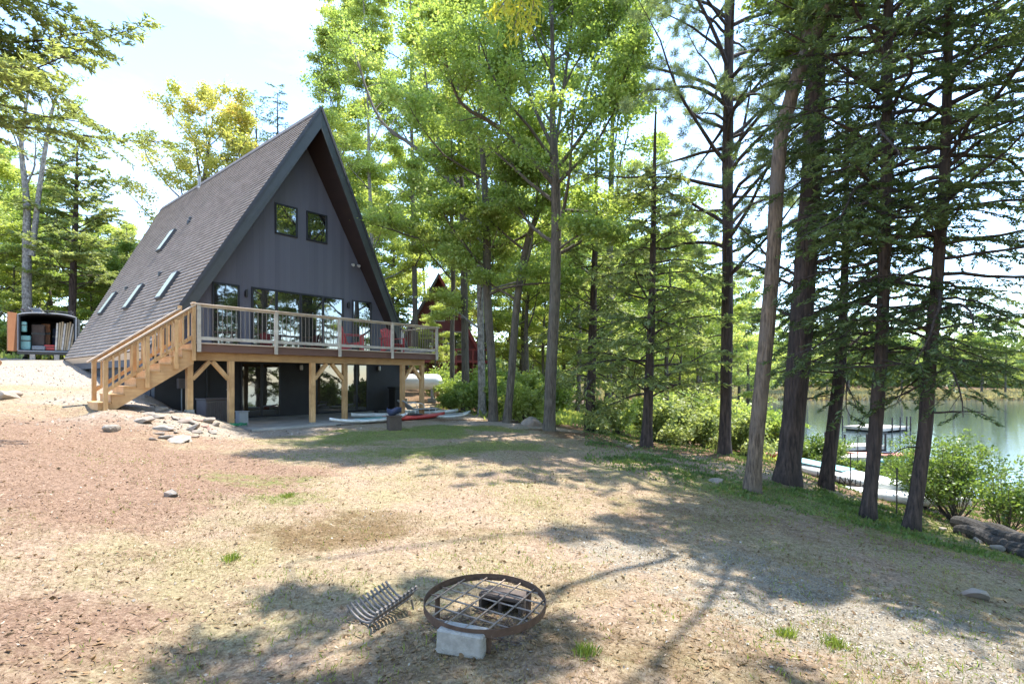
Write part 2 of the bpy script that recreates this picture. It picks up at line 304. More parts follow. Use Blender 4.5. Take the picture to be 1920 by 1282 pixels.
# ------------------------------------------------------------------ terrain
HU = np.array([.6437, .7653]); HV = np.array([-.7653, .6437]); HP = np.array([-6.38, 16.6])   # house axes on the ground and its origin
HANG = math.atan2(.7653, .6437); PATIO = -1.48
def L2W(t, s, z=0): p = HP + t * HU + s * HV; return (float(p[0]), float(p[1]), z)
def PX(px, py, d): return ((px - CX) / F * d, d, (HY - py) / F * d)
ctl = [PX(930,1210,3.6), PX(300,1282,3.3), PX(1600,1282,3.35), (-2.95,3.0,-1.76), (3.35,3.4,-2.02),
 (0,-5,-2), (-8,-4,-1.4), (8,-4,-2.3), (0,-20,-2), (25,-10,-3.4), (-30,-20,-.5), (14,4,-3.2), (10,0,-2.8),
 PX(0,1000,5.2), PX(300,1000,5.9), PX(0,850,8), PX(0,745,13.5), PX(150,778,12.3), PX(300,850,10), PX(500,850,11), PX(700,850,11.5),
 PX(700,950,7.3), PX(500,950,7.1), PX(950,850,12), PX(950,950,7.7), PX(1200,880,11.5), PX(1200,960,8), PX(1400,1000,7.2),
 PX(1600,1050,6.4), PX(1900,1085,6.3), PX(1900,1150,5.2), PX(1500,1150,4.8), PX(1030,808,16.6), PX(1212,838,15.5), PX(1358,852,15),
 PX(1410,922,10.5), PX(1475,905,12), PX(1548,915,12.3), PX(1628,972,9.7), PX(1708,992,9.2), PX(1860,1015,9.3), PX(1800,985,11.3),
 PX(1600,905,15.5), PX(1700,938,14), (15.4,16,-3.85), (14,22,-3.7), (12,27,-3.2), (13,36,-3.4), (16,46,-3.6), (5,24,-2.5), (0,28,-1.7), (8,38,-3), (5,55,-3.2), (-5,70,-2),
 L2W(-3.43,-.1,-.97), L2W(-3.4,2,-.92), L2W(-3.15,4.2,-.66), L2W(-2.3,-.3,-1.4), L2W(-2.4,-1,-1.48), L2W(-3.3,-1.2,-1.32), L2W(-2.3,4,-1.3), L2W(-2.0,2.6,-1.5),
 L2W(-5.4,-.1,-.78), L2W(-5.4,1.2,-.66), L2W(-4.4,0,-.88), L2W(-3.2,13.5,.39), L2W(-3.3,16.8,.85), L2W(-3.2,8.5,-.15),
 L2W(-1.5,0,PATIO-.02), L2W(0,0,PATIO-.02), L2W(2,0,PATIO-.02), L2W(4,0,PATIO-.02), L2W(5.2,0,PATIO-.02), L2W(0,4.2,PATIO-.02), L2W(3,4.2,PATIO-.02), L2W(6.7,4.2,PATIO), L2W(0,-1.2,PATIO-.03), L2W(2.5,-1.5,PATIO-.05),L2W(4.5,-1.5,PATIO-.08),
 L2W(7,1,-1.5), L2W(1.8,9,PATIO), L2W(1.8,14,-.6),
 PX(60,690,24), PX(0,680,24), PX(75,674,26), PX(150,712,19), PX(100,722,17), PX(0,700,18), (-4.9,27,-1.22), L2W(8,9,-1.25), L2W(8,18,-.6), L2W(0,24,.8),
 (-30,45,1.5), (-45,60,2), (-10,45,.6), (-4,42,-.8), (3,40,-1.8), (-30,20,1.0), (-28,8,.3), (-200,200,8), (0,200,2), (200,200,-2), (-200,0,5), (-60,-60,1), (0,-90,-2), (-80,100,5), (-20,110,-1), (0,95,-3)]
CP = np.array([(a[0], a[1]) for a in ctl]); CZ = np.array([a[2] for a in ctl])
_phi = lambda r2: np.sqrt(r2 + .25)
_A = _phi(((CP[:,None]-CP[None])**2).sum(-1)); _n = len(CP); _S = np.zeros((_n+3,_n+3)); _S[:_n,:_n] = _A; _S[:_n,_n] = 1; _S[:_n,_n+1:] = CP; _S[_n:,:_n] = _S[:_n,_n:].T
_W = np.linalg.solve(_S, np.concatenate([CZ, [0,0,0]]))
LAKE = np.array([(60,-30),(30,0),(21,8),(17.6,13.5),(16.2,18),(16.6,24),(18,30),(19.5,38),(21,46),(17,58),(10,70),(-4,84),(-12,93),(20,91),(60,92),(120,96),(240,110),(320,0),(200,-120),(100,-80)], float)
LZ = -4.0
def lake_sd(x, y):
    x = np.asarray(x, float); y = np.asarray(y, float); d = np.full(x.shape, 1e9); ins = np.zeros(x.shape, bool); n = len(LAKE)
    for i in range(n):
        a = LAKE[i]; b = LAKE[(i+1) % n]; e = b - a
        t = np.clip(((x-a[0])*e[0] + (y-a[1])*e[1]) / (e@e), 0, 1)
        d = np.minimum(d, np.hypot(x-a[0]-t*e[0], y-a[1]-t*e[1]))
        c = ((a[1] > y) != (b[1] > y)); xi = a[0] + (y-a[1]) / np.where(abs(e[1]) < 1e-9, 1e-9, e[1]) * e[0]; ins ^= c & (x < xi)
    return np.where(ins, d, -d)
def terrain(x, y):
    x = np.asarray(x, float); y = np.asarray(y, float); sh = x.shape; xf = x.ravel(); yf = y.ravel(); z = np.zeros(len(xf))
    for i in range(0, len(xf), 20000):
        X = xf[i:i+20000]; Y = yf[i:i+20000]
        z[i:i+20000] = _phi((X[:,None]-CP[None,:,0])**2 + (Y[:,None]-CP[None,:,1])**2) @ _W[:_n] + _W[_n] + X*_W[_n+1] + Y*_W[_n+2]
    z = np.clip(z, -3.9, 9)
    sd_ = lake_sd(xf, yf) + (fbm(xf, yf, .25, 3, 9) - .5) * 2.2
    z = np.where(sd_ > 0, LZ - .02 - np.minimum(1.5, sd_*.3), z*(1-sstep(-5, 0, sd_)) + (LZ-.02)*sstep(-5, 0, sd_))
    far = sstep(60, 140, np.hypot(xf, yf)); z = z + far * (fbm(xf, yf, .02, 3, 5) - .4) * 2.5 * (sd_ < -6)
    # patio pad stays flat
    t = (xf-HP[0])*HU[0] + (yf-HP[1])*HU[1]; s = (xf-HP[0])*HV[0] + (yf-HP[1])*HV[1]
    pad = sstep(-2.35,-1.95,t)*(1-sstep(7.0,7.8,t))*sstep(-.9,-.35,s)*(1-sstep(4.5,6,s))
    z = z*(1-pad) + (PATIO-.06)*pad
    bump = (fbm(xf, yf, .9, 4, 1)-.5)*.10 + (fbm(xf, yf, 4, 4, 2)-.5)*.045
    z = z + bump*(1-pad)*sstep(-.5,.5,-sd_)
    return z.reshape(sh)
def gz(x, y): return float(terrain(np.array([x]), np.array([y]))[0])
def hit(px, py):
    """where the view ray through a photo pixel meets the ground (used once, to survey positions)"""
    d = np.concatenate([np.arange(2.5, 40, .04), np.arange(40, 150, .5)]); x = (px-CX)/F*d; z = (HY-py)/F*d
    g = terrain(x, d); k = np.argmax(g > z); return (float(x[k]), float(d[k]), float(g[k]))
def axis(n, a, lim, c):
    q = np.linspace(-1, 1, n); return c + lim*np.sinh(a*q)/math.sinh(a)
gx = axis(470, 5.3, 330, 0); gy = axis(470, 5.3, 330, 8.5)
X, Y = np.meshgrid(gx, gy); Zt = terrain(X, Y)
ni, nj = X.shape; idx = np.arange(ni*nj).reshape(ni, nj)
Fq = np.stack([idx[:-1,:-1], idx[:-1,1:], idx[1:,1:], idx[1:,:-1]], -1).reshape(-1, 4)
V = np.stack([X, Y, Zt], -1).reshape(-1, 3)
xf, yf = V[:,0], V[:,1]
def blob(px, py, rx, ry, ang=0, p=2.0, world=None):
    c = world or hit(px, py); a = R(ang); dx = xf-c[0]; dy = yf-c[1]
    dx = dx + (fbm(xf,yf,1.1,4,20)-.5)*rx*.9; dy = dy + (fbm(xf,yf,1.1,4,30)-.5)*ry*.9
    u_ = (dx*math.cos(a)+dy*math.sin(a))/rx; v_ = (-dx*math.sin(a)+dy*math.cos(a))/ry
    return np.exp(-np.power(u_*u_+v_*v_, p))
def mxm(*a):
    r = a[0]
    for b in a[1:]: r = np.maximum(r, b)
    return r
tH = (xf-HP[0])*HU[0] + (yf-HP[1])*HU[1]; sH = (xf-HP[0])*HV[0] + (yf-HP[1])*HV[1]
mulch = mxm(.8*blob(0,0,4.6,3.4,-40,1.2,(-8.4,9.3)), blob(0,0,2.4,1.6,-30,2,(-5.2,9.0)), .75*blob(60,1180,1.3,.8), .4*blob(300,1130,1.0,.6), blob(60,900,3,2,-20))
grass = mxm(blob(0,0,4.2,1.5,42,2,(-2.6,15.0)), .8*blob(860,840,3.0,1.0,30), .55*blob(540,935,.8,.4), .5*blob(480,900,1.5,.7), .6*blob(1600,960,5,2.2,-20), .9*blob(1560,950,3,1.5,-25),.8*blob(1750,1010,3.5,1.2,-30), .35*blob(1500,1180,1.2,.5,-25), .3*blob(1100,940,1.5,.8))
ggrav = .85*mxm(blob(0,0,3.1,1.0,-38,1.2,(3.4,4.7)), .8*blob(1330,1060,1.6,.6,-20), .9*blob(1850,1250,1.6,1.0,-30))
moss = mxm(.75*blob(620,1000,1.0,.65,15), .6*blob(700,970,.7,.35), .45*blob(880,1000,1.5,.4), .45*blob(1250,1230,1.7,.5,-10), .35*blob(1100,1100,1.2,.5))
brn = mxm(.5*blob(0,0,7,2.2,-35,1,(6.5,7.5)), .45*blob(0,0,3,1.2,-20,1,(2.0,8.0)), .5*blob(0,0,3,1.2,10,1,(-.8,3.3)), .4*blob(0,0,3,1.0,-30,1,(2.0,3.6)))
pale = mxm(blob(60,690,14,7,0,2), blob(0,0,5,3,20,2,(-17,20)), blob(0,0,4.2,1.3,50,2,(-7.5,13.6)), blob(0,0,3,2,0,2,(-9.6,14.4)), blob(0,0,4,1.4,10,2,(0.5,18.5)), blob(0,0,4.5,2,0,2,(-4.2,21.5)))
sdl = lake_sd(xf, yf)
edge = sstep(0, 1, (xf*.62 + yf*.78 - 12.0 - np.clip(xf,-9,9)*.18)/2.5 + (fbm(xf,yf,.7,3,40)-.5)*1.6)   # beyond the lawn's far edge
litter = np.clip(edge*(1-pale), 0, 1)*np.where(xf > -3.5, 1, sstep(24, 29, yf)) + sstep(32, 38, np.hypot(xf, yf-4))
litter = np.clip(np.maximum(np.maximum(litter, brn), sstep(-6,-1,sdl)*.8), 0, 1)
marsh = sstep(70, 90, yf)*sstep(-60,-5,xf)
straw = np.clip(1-mulch-litter-pale, 0, 1)
zA = np.stack([mulch, grass, ggrav, np.ones_like(mulch)], -1).clip(0, 1); zB = np.stack([litter, pale, moss, np.ones_like(mulch)], -1).clip(0, 1)

def ground_mat():
    m = bpy.data.materials.new('ground_soil'); m.use_nodes = True; n = m.node_tree; b = n.nodes['Principled BSDF']; b.inputs['Roughness'].default_value = .95; b.inputs['Specular IOR Level'].default_value = .15
    t = n.nodes.new('ShaderNodeTexCoord')
    def noise(s, det=6, rg=.65):
        z = n.nodes.new('ShaderNodeTexNoise'); z.inputs['Scale'].default_value = s; z.inputs['Detail'].default_value = det; z.inputs['Roughness'].default_value = rg
        n.links.new(t.outputs['Object'], z.inputs['Vector']); return z.outputs['Fac']
    def ramp(f, *st):
        r = n.nodes.new('ShaderNodeValToRGB'); e = r.color_ramp.elements
        e[0].position, e[0].color = st[0][0], (*st[0][1], 1); e[1].position, e[1].color = st[-1][0], (*st[-1][1], 1)
        for p, c in st[1:-1]: q = e.new(p); q.color = (*c, 1)
        n.links.new(f, r.inputs[0]); return r.outputs[0]
    def mix(f, a, c):
        q = n.nodes.new('ShaderNodeMix'); q.data_type = 'RGBA'; n.links.new(f, q.inputs['Factor']); n.links.new(a, q.inputs['A']); n.links.new(c, q.inputs['B']); return q.outputs['Result']
    fine = noise(34, 9, .78); mid = noise(4.2, 12, .82); big = noise(.8, 7, .7)
    sA = n.nodes.new('ShaderNodeAttribute'); sA.attribute_name = 'zoneA'; sB = n.nodes.new('ShaderNodeAttribute'); sB.attribute_name = 'zoneB'
    pA = n.nodes.new('ShaderNodeSeparateColor'); pB = n.nodes.new('ShaderNodeSeparateColor'); n.links.new(sA.outputs['Color'], pA.inputs[0]); n.links.new(sB.outputs['Color'], pB.inputs[0])
    def thr(f, nz_, k=1.5):   # a ragged patch edge
        a = n.nodes.new('ShaderNodeMath'); a.operation = 'MULTIPLY_ADD'; a.inputs[1].default_value = k; n.links.new(nz_, a.inputs[0]); 
        s1 = n.nodes.new('ShaderNodeMath'); s1.operation = 'SUBTRACT'; s1.inputs[1].default_value = k/2; n.links.new(f, s1.inputs[0]); n.links.new(s1.outputs[0], a.inputs[2])
        r = n.nodes.new('ShaderNodeMapRange'); r.inputs['From Min'].default_value = .30; r.inputs['From Max'].default_value = .72; n.links.new(a.outputs[0], r.inputs[0]); return r.outputs[0]
    base = mix(mid, ramp(fine, (.32,(.12,.085,.055)), (.5,(.30,.225,.155)), (.7,(.50,.41,.30))), ramp(fine, (.32,(.16,.11,.08)), (.52,(.35,.25,.185)), (.7,(.52,.41,.32))))
    base = mix(ramp(big, (.42,(0,0,0)), (.62,(1,1,1))), base, ramp(fine, (.32,(.13,.10,.055)), (.5,(.29,.24,.14)), (.7,(.45,.39,.25))))
    c = mix(thr(pB.outputs[0], mid), base, ramp(fine, (.3,(.07,.045,.025)), (.5,(.16,.10,.06)), (.75,(.30,.20,.125))))
    c = mix(thr(pB.outputs[1], mid), c, ramp(fine, (.32,(.17,.14,.11)), (.52,(.34,.285,.23)), (.7,(.47,.41,.34))))
    c = mix(thr(pA.outputs[0], mid), c, ramp(fine, (.32,(.085,.052,.040)), (.5,(.235,.152,.105)), (.7,(.42,.31,.235))))
    c = mix(thr(pA.outputs[1], mid, 2.2), c, ramp(fine, (.3,(.09,.11,.03)), (.5,(.17,.19,.06)), (.75,(.28,.28,.12))))
    c = mix(thr(pB.outputs[2], mid, 2.0), c, ramp(fine, (.3,(.075,.05,.025)), (.5,(.17,.115,.06)), (.75,(.30,.22,.125))))
    c = mix(thr(pA.outputs[2], mid, 2.8), c, ramp(noise(60,4,.8), (.34,(.11,.095,.075)), (.5,(.26,.23,.185)), (.68,(.50,.44,.355))))
    sp = noise(11, 12, .85); mu_ = n.nodes.new('ShaderNodeMix'); mu_.data_type = 'RGBA'; mu_.blend_type = 'MULTIPLY'; mu_.inputs['Factor'].default_value = 1
    n.links.new(c, mu_.inputs['A']); n.links.new(ramp(sp, (.36,(.42,.38,.34)), (.48,(.95,.93,.90)), (.66,(1.25,1.25,1.25))), mu_.inputs['B']); c = mu_.outputs['Result']
    n.links.new(c, b.inputs['Base Color'])
    bp = n.nodes.new('ShaderNodeBump'); bp.inputs['Strength'].default_value = .9; bp.inputs['Distance'].default_value = .03
    n.links.new(fine, bp.inputs['Height']); n.links.new(bp.outputs[0], b.inputs['Normal'])
    return m
g = mesh_np('ground', V, Fq, ground_mat(), smooth=True)
for nm, arr in (('zoneA', zA), ('zoneB', zB)):
    a = g.data.color_attributes.new(nm, 'FLOAT_COLOR', 'POINT'); a.data.foreach_set('color', arr.astype(np.float32).ravel())
tag(g, kind='structure')

# lake
wm = bpy.data.materials.new('lake_water'); wm.use_nodes = True; n = wm.node_tree; b = n.nodes['Principled BSDF']
b.inputs['Base Color'].default_value = (.05,.07,.075,1); b.inputs['Roughness'].default_value = .05; b.inputs['IOR'].default_value = 2.0
t = n.nodes.new('ShaderNodeTexCoord'); z = n.nodes.new('ShaderNodeTexNoise'); z.inputs['Scale'].default_value = 1.6; z.inputs['Detail'].default_value = 5
mpn = n.nodes.new('ShaderNodeMapping'); mpn.inputs['Scale'].default_value = (.6, 1.8, 1); n.links.new(t.outputs['Object'], mpn.inputs[0]); n.links.new(mpn.outputs[0], z.inputs['Vector'])
bp = n.nodes.new('ShaderNodeBump'); bp.inputs['Strength'].default_value = .12; bp.inputs['Distance'].default_value = .1; n.links.new(z.outputs['Fac'], bp.inputs['Height']); n.links.new(bp.outputs[0], b.inputs['Normal'])
mb = MB(); mb.quad((-60,-200,LZ),(320,-200,LZ),(320,130,LZ),(-60,130,LZ)); wt = mb.build('lake_water', wm); tag(wt, kind='structure')

# ------------------------------------------------------------------ A-frame house
TC, ZR, SL = 1.87, 10.24, 1.79            # ridge position across the front, ridge height, roof slope
def thH(name, label, cat, group=None): return thing(name, label, cat, (HP[0], HP[1], 0), HANG, group)
house = thH('a_frame_house', 'charcoal A-frame house with a steep brown shingle roof behind the raised deck', 'house')
WE = 5.22; SF = 4.2; SB = 15.6            # eave half width, front and back wall
sf = lambda w_: 2.75 + .22*w_             # front roof edge, leaning forward to the ridge
sb = lambda w_: 20.9 - .80*w_             # rear roof edge
def rz(w_): return ZR - SL*w_
NS = 62; dw = WE/NS; nn = Vector((SL, 0, 1)).normalized()
rf = MB()
for sg in (-1, 1):
    for k in range(NS):
        w0, w1 = k*dw, (k+1)*dw; lip = .030
        a = lambda w_, s_, o: (TC + sg*(w_ + nn.x*o), s_, rz(w_) + nn.z*o)
        q = [a(w0, sf(w0), .001), a(w0, sb(w0), .001), a(w1, sb(w1), lip), a(w1, sf(w1), lip)]
        d = [a(w1, sf(w1), .0), a(w1, sb(w1), .0)]
        if sg < 0: rf.quad(*q); rf.quad(q[3], q[2], d[1], d[0])
        else: rf.quad(*q[::-1]); rf.quad(d[0], d[1], q[2], q[3])
roof = rf.build('roof', M['shingle'], house)
TH = .56                                   # vertical thickness of the roof
und = MB()
for sg in (-1, 1):
    P = lambda w_, s_, o=0: (TC + sg*w_, s_, rz(w_) - o)
    und.quad(P(0, sf(0)+.02, TH), P(0, sb(0)-.02, TH), P(WE-.02, sb(WE)-.02, TH), P(WE-.02, sf(WE)+.02, TH))
und.build('soffit', M['soffit'], roof)
for sg in (-1, 1):
    P = lambda w_, s_, o=0: (TC + sg*w_, s_, rz(w_) - o)
    # raking bargeboards, front and back
    for s_f, dy in ((sf, -.045), (sb, .045)):
        mbb = MB()
        a0, a1, b0, b1 = P(.0, s_f(0), -.03), P(WE+.02, s_f(WE), -.03), P(WE-.12, s_f(WE), TH+.10), P(0, s_f(0), TH+.20)
        mbb.prism([a0, a1, b0, b1] if (sg > 0) == (dy < 0) else [b1, b0, a1, a0], (0, dy, 0) )
        mbb.build('bargeboard', M['barge'], house, bevel=.004)
    # drip edge proud of the bargeboard
    me_ = MB(); me_.bar((TC+sg*.0, sf(0)-.06, rz(0)+.03), (TC+sg*(WE+.03), sf(WE)-.06, rz(WE)+.0), .05, .10)
    me_.build('drip_edge', M['frame_blue'], house)
    mb = MB(); q0 = P(WE, sf(WE)+.03); q1 = P(WE, sb(WE)-.03)
    mb.add([(q0[0]-sg*.02,q0[1],q0[2]-.02),(q1[0]-sg*.02,q1[1],q1[2]-.02),(q1[0]-sg*.18,q1[1],q1[2]-.26),(q0[0]-sg*.18,q0[1],q0[2]-.26)], [(0,1,2,3)])
    mb.build('eave_fascia', M['cap_wood'], house)
mb = MB(); mb.prism([(TC-.16,sf(0)-.02,ZR-.22),(TC-.16,sf(0)-.02,ZR-.20),(TC,sf(0)-.02,ZR+.06),(TC+.16,sf(0)-.02,ZR-.20),(TC+.16,sf(0)-.02,ZR-.22),(TC,sf(0)-.02,ZR+.03)], (0, sb(0)-sf(0), 0))
mb.build('ridge_cap', M['shingle_plain'], house)
# gable wall and foundation walls
hw = (ZR-TH-.72)/SL
mb = MB(); mb.prism([(TC-hw+.02,SF,.72),(TC+hw-.02,SF,.72),(TC,SF,ZR-TH-.03)], (0,.15,0)); mb.build('gable_wall', M['siding'], house)
mb = MB(); mb.prism([(TC-hw+.02,SB,.0),(TC+hw-.02,SB,.0),(TC,SB,ZR-TH-.03)], (0,.15,0)); mb.build('gable_wall', M['siding'], house)
LWL, LWR = TC-5.0, TC+4.87
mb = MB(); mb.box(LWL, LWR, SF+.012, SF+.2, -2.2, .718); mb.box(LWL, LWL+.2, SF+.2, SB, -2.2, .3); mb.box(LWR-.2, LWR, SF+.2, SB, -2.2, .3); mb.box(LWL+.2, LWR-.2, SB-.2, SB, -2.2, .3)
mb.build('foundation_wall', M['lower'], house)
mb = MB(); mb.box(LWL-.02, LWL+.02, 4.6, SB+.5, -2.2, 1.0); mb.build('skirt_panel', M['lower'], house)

def window(t0, t1, z0, z1, frame, pane, fw=.055, name='window', mull=(), s=SF, label=None, deep=.05, parent=None):
    f = MB(); y0, y1 = s-deep, s+.01
    f.box(t0, t1, y0, y1, z1-fw, z1); f.box(t0, t1, y0, y1, z0, z0+fw); f.box(t0, t0+fw, y0, y1, z0+fw, z1-fw); f.box(t1-fw, t1, y0, y1, z0+fw, z1-fw)
    for q in mull: f.box(q-fw*.7, q+fw*.7, y0+.006, y1, z0+fw, z1-fw)
    fo = f.build(name, frame, parent or house, bevel=.004)
    if label: fo['label'] = label
    edges = [t0+fw] + [e for q in mull for e in (q-fw*.7, q+fw*.7)] + [t1-fw]
    for i in range(0, len(edges), 2):
        p = MB(); p.box(edges[i], edges[i+1], s-.018, s-.008, z0+fw, z1-fw); p.build('pane', pane, fo)
    return fo
window(.80, 1.70, 5.52, 6.70, M['frame_black'], M['glass'], .06)
window(2.07, 2.98, 5.52, 6.70, M['frame_black'], M['glass'], .06)
window(-1.42, -.50, .98, 3.36, M['frame_black'], M['glass'], .06)
window(-.08, 3.74, .98, 3.36, M['frame_black'], M['glass'], .07, 'sliding_door', (.86, 1.83, 2.80))
window(4.17, 5.13, .98, 3.36, M['frame_black'], M['glass'], .06)
# lower level: door, two sliders, wide door
window(-1.60, -.78, -1.46, .52, M['frame_black'], M['lower'], .05, 'door')
mb = MB(); mb.tube([(-.87,4.145,-.42),(-.87,4.09,-.42),(-.98,4.09,-.42)], .016, 8); mb.build('door_handle', M['lightgrey'], house)
window(-.45, 1.02, -1.46, .58, M['frame_black'], M['glass_low'], .06, 'patio_door', (.30,))
window(2.48, 3.72, -1.46, .60, M['frame_black'], M['glass_low'], .06, 'patio_door', ())
window(3.80, 4.95, -1.46, .60, M['frame_black'], M['glass_low'], .06, 'patio_door', (4.38,))
def wall_light(t, z, s, lit=False):
    mb = MB(); mb.box(t-.05,t+.05,s-.03,s,z-.10,z+.10); mb.lathe([(.045,-.14),(.045,.14)], 12, (t, s-.085, z)); o = mb.build('wall_lamp', M['black_metal'], house)
    if lit:
        q = MB(); q.lathe([(.055,-.09),(.062,-.05),(.062,.05),(.05,.10)], 12, (t, s-.10, z)); q.build('lamp_globe', M['lamp_glass'], o)
wall_light(-.27, 3.08, SF); wall_light(3.96, 3.10, SF); wall_light(1.82, .40, SF, True); wall_light(5.5, .42, SF, True)
mb = MB(); mb.box(4.2,4.28,SF-.06,SF,4.83,4.93)
for q in (4.12, 4.36): mb.tube([(4.24,SF-.05,4.88),(q,SF-.12,4.86)], .012, 6)
fl = mb.build('floodlight', M['black_metal'], house)
mb = MB()
for q in (4.10, 4.38): mb.tube([(q,SF-.10,4.86),(q,SF-.22,4.82)], [.04,.065], 12)
mb.build('lamp_head', M['lamp_glass'], fl)
# electricity meter box with conduit, under the stairs
mb = MB(); mb.box(-2.50,-2.24,4.05,4.21,-.36,-.02); eb = mb.build('meter_box', M['greybox'], house, bevel=.01)
mb = MB(); mb.tube([(-2.37,4.14,-.36),(-2.37,4.14,-1.5)], .022, 8); mb.build('conduit', M['lightgrey'], eb)
# skylights on the left slope
def skyl(w0, w1, s0, s1):
    h = .13; a = lambda w_, s_, o: Vector((TC - (w_ + nn.x*o), s_, rz(w_) + nn.z*o))
    c = MB(); lo = [a(w0,s0,.0), a(w0,s1,.0), a(w1,s1,.0), a(w1,s0,.0)]; hi = [a(w0,s0,h), a(w0,s1,h), a(w1,s1,h), a(w1,s0,h)]
    c.add(lo+hi, [(0,1,2,3),(7,6,5,4),(4,5,1,0),(5,6,2,1),(6,7,3,2),(7,4,0,3)]); o = c.build('skylight', M['frame_blue'], house, bevel=.01)
    p = MB(); e = .05; g_ = [a(w0+e*.6,s0+e,h+.006), a(w0+e*.6,s1-e,h+.006), a(w1-e*.6,s1-e,h+.006), a(w1-e*.6,s0+e,h+.006)]; p.quad(*g_[::-1]); p.build('skylight_glass', M['skyglass'], o)
skyl(1.83, 2.45, 12.3, 12.95); skyl(3.42, 4.05, 15.25, 15.9); skyl(3.50, 4.12, 10.75, 11.4); skyl(3.52, 4.12, 6.45, 7.1)
mb = MB(); zz = rz(.22); mb.tube([(TC-.22,14.3,zz-.1),(TC-.22,14.3,zz+.62)], .075, 12); mb.tube([(TC-.22,14.3,zz-.02),(TC-.22,14.3,zz+.04)], [.16,.08], 12); mb.build('vent_pipe', M['lightgrey'], house, smooth=False)
for w_, s_ in ((1.68,11.05),(1.80,10.9),(3.35,9.4),(3.40,14.0)):
    mb = MB(); mb.lathe([(.10,-.05),(.10,.10),(.03,.14)], 10, (TC-w_, s_, rz(w_))); mb.build('roof_vent', M['black_metal'], house)

# ------------------------------------------------------------------ patio slab
mb = MB(); mb.box(-2.0, 6.9, -.32, 4.19, PATIO-.25, PATIO); o = mb.build('patio', M['concrete'], None, bevel=.01)
o.location = (HP[0], HP[1], 0); o.rotation_euler = (0,0,HANG); tag(o, kind='structure')

# ------------------------------------------------------------------ deck
deck = thH('raised_deck', 'raised wooden deck on timber posts along the front of the A-frame', 'deck')
DL, DR, DZ = -3.36, 5.25, .955
mb = MB(); y = .0
bm_ = MB(); yy = -.02
while yy < 4.15:
    bm_.box(DL, DR, yy, min(yy+.136, 4.15), DZ-.028, DZ); yy += .141
bm_.build('decking', M['fascia'], deck)
mb = MB(); mb.box(DL, DR, -.075, -.022, DZ-.035, DZ-.003); mb.box(DR+.002, DR+.05, -.02, 4.1, DZ-.035, DZ-.003); mb.build('edge_strip', M['cap_wood'], deck)
mb = MB(); mb.box(DL, DR, -.02, .02, DZ-.25, DZ-.036); mb.box(DR-.04, DR, .02, 4.15, DZ-.25, DZ-.036); mb.box(DL, DL+.04, .02, 4.15, DZ-.25, DZ-.036); mb.build('rim_board', M['fascia'], deck)
mb = MB(); yy = DL+.4
while yy < DR-.2: mb.box(yy, yy+.04, .03, 4.1, DZ-.22, DZ-.03); yy += .41
mb.build('joists', M['new_wood'], deck)
BZ1, BZ0, BY = .705, .475, .30
mb = MB(); mb.box(-3.52, 4.85, BY-.07, BY+.07, BZ0, BZ1); mb.build('beam', M['new_wood_x'], deck, bevel=.006)
pw = .075
pairs = ((-3.40,-2.33),(.18,1.36),(3.82,4.76))
for a_, b_ in pairs:
    for t_ in (a_, b_):
        foot = -1.5 if t_ > -3 else -.93
        mb = MB(); mb.box(t_-pw, t_+pw, BY-pw, BY+pw, foot+.06, BZ0); mb.build('post', M['new_wood'], deck, bevel=.006)
        mb = MB(); mb.box(t_-pw-.02, t_+pw+.02, BY-pw-.02, BY+pw+.02, foot-.25, foot+.06); mb.build('post_base', M['block'], deck)
    for t_, sg in ((a_, 1), (b_, -1)):
        mb = MB(); mb.bar((t_+sg*pw*.9, BY, -.04), (t_+sg*(pw+.42), BY, BZ0-.02), .10, .13, (0,1,0)); mb.build('brace', M['new_wood'], deck)
RT = 2.0
rail_posts = (-3.30, -1.20, .93, 3.06, 5.20)
for t_ in rail_posts:
    mb = MB(); mb.box(t_-.05, t_+.05, -.125, -.078, DZ-.26, RT-.04); mb.box(t_-.032, t_+.032, -.077, -.023, DZ+.002, RT-.04); mb.build('rail_post', M['pale_wood'], deck, bevel=.004)
mb = MB(); mb.box(DL-.12, DR+.06, -.14, .0, RT-.04, RT); mb.box(DR-.08, DR+.06, .001, 2.15, RT-.04, RT); mb.build('top_rail', M['cap_wood'], deck, bevel=.005)
mb = MB(); mb.box(-3.25,DR-.05,-.085,-.045,DZ+.07,DZ+.16); mb.box(DR-.03,DR+.01,.0,2.10,DZ+.07,DZ+.16); mb.build('bottom_rail', M['pale_wood'], deck, bevel=.004)
mb = MB(); mb.box(DR-.06, DR+.03, 2.07, 2.15, DZ-.26, RT-.04); mb.build('rail_post', M['pale_wood'], deck, bevel=.004)
mb = MB(); mb.box(-3.25,DR-.05,-.08,-.05,RT-.09,RT-.041); mb.build('sub_rail', M['pale_wood'], deck)
bal = None
t_ = -3.18
ts = []
while t_ < 5.1:
    if min(abs(t_-q) for q in rail_posts) > .07: ts.append((t_, -.065))
    t_ += .122
for k in range(14): ts.append((DR-.01, .14+k*.138))
for q in ts:
    if bal is None:
        mb = MB(); mb.tube([(0,0,DZ+.16),(0,0,RT-.05)], .0095, 6); bal = mb.build('baluster', M['baluster'], deck); bal.location = (q[0], q[1], 0)
    else:
        c = bal.copy(); col.objects.link(c); c.parent = deck; c.location = (q[0], q[1], 0)
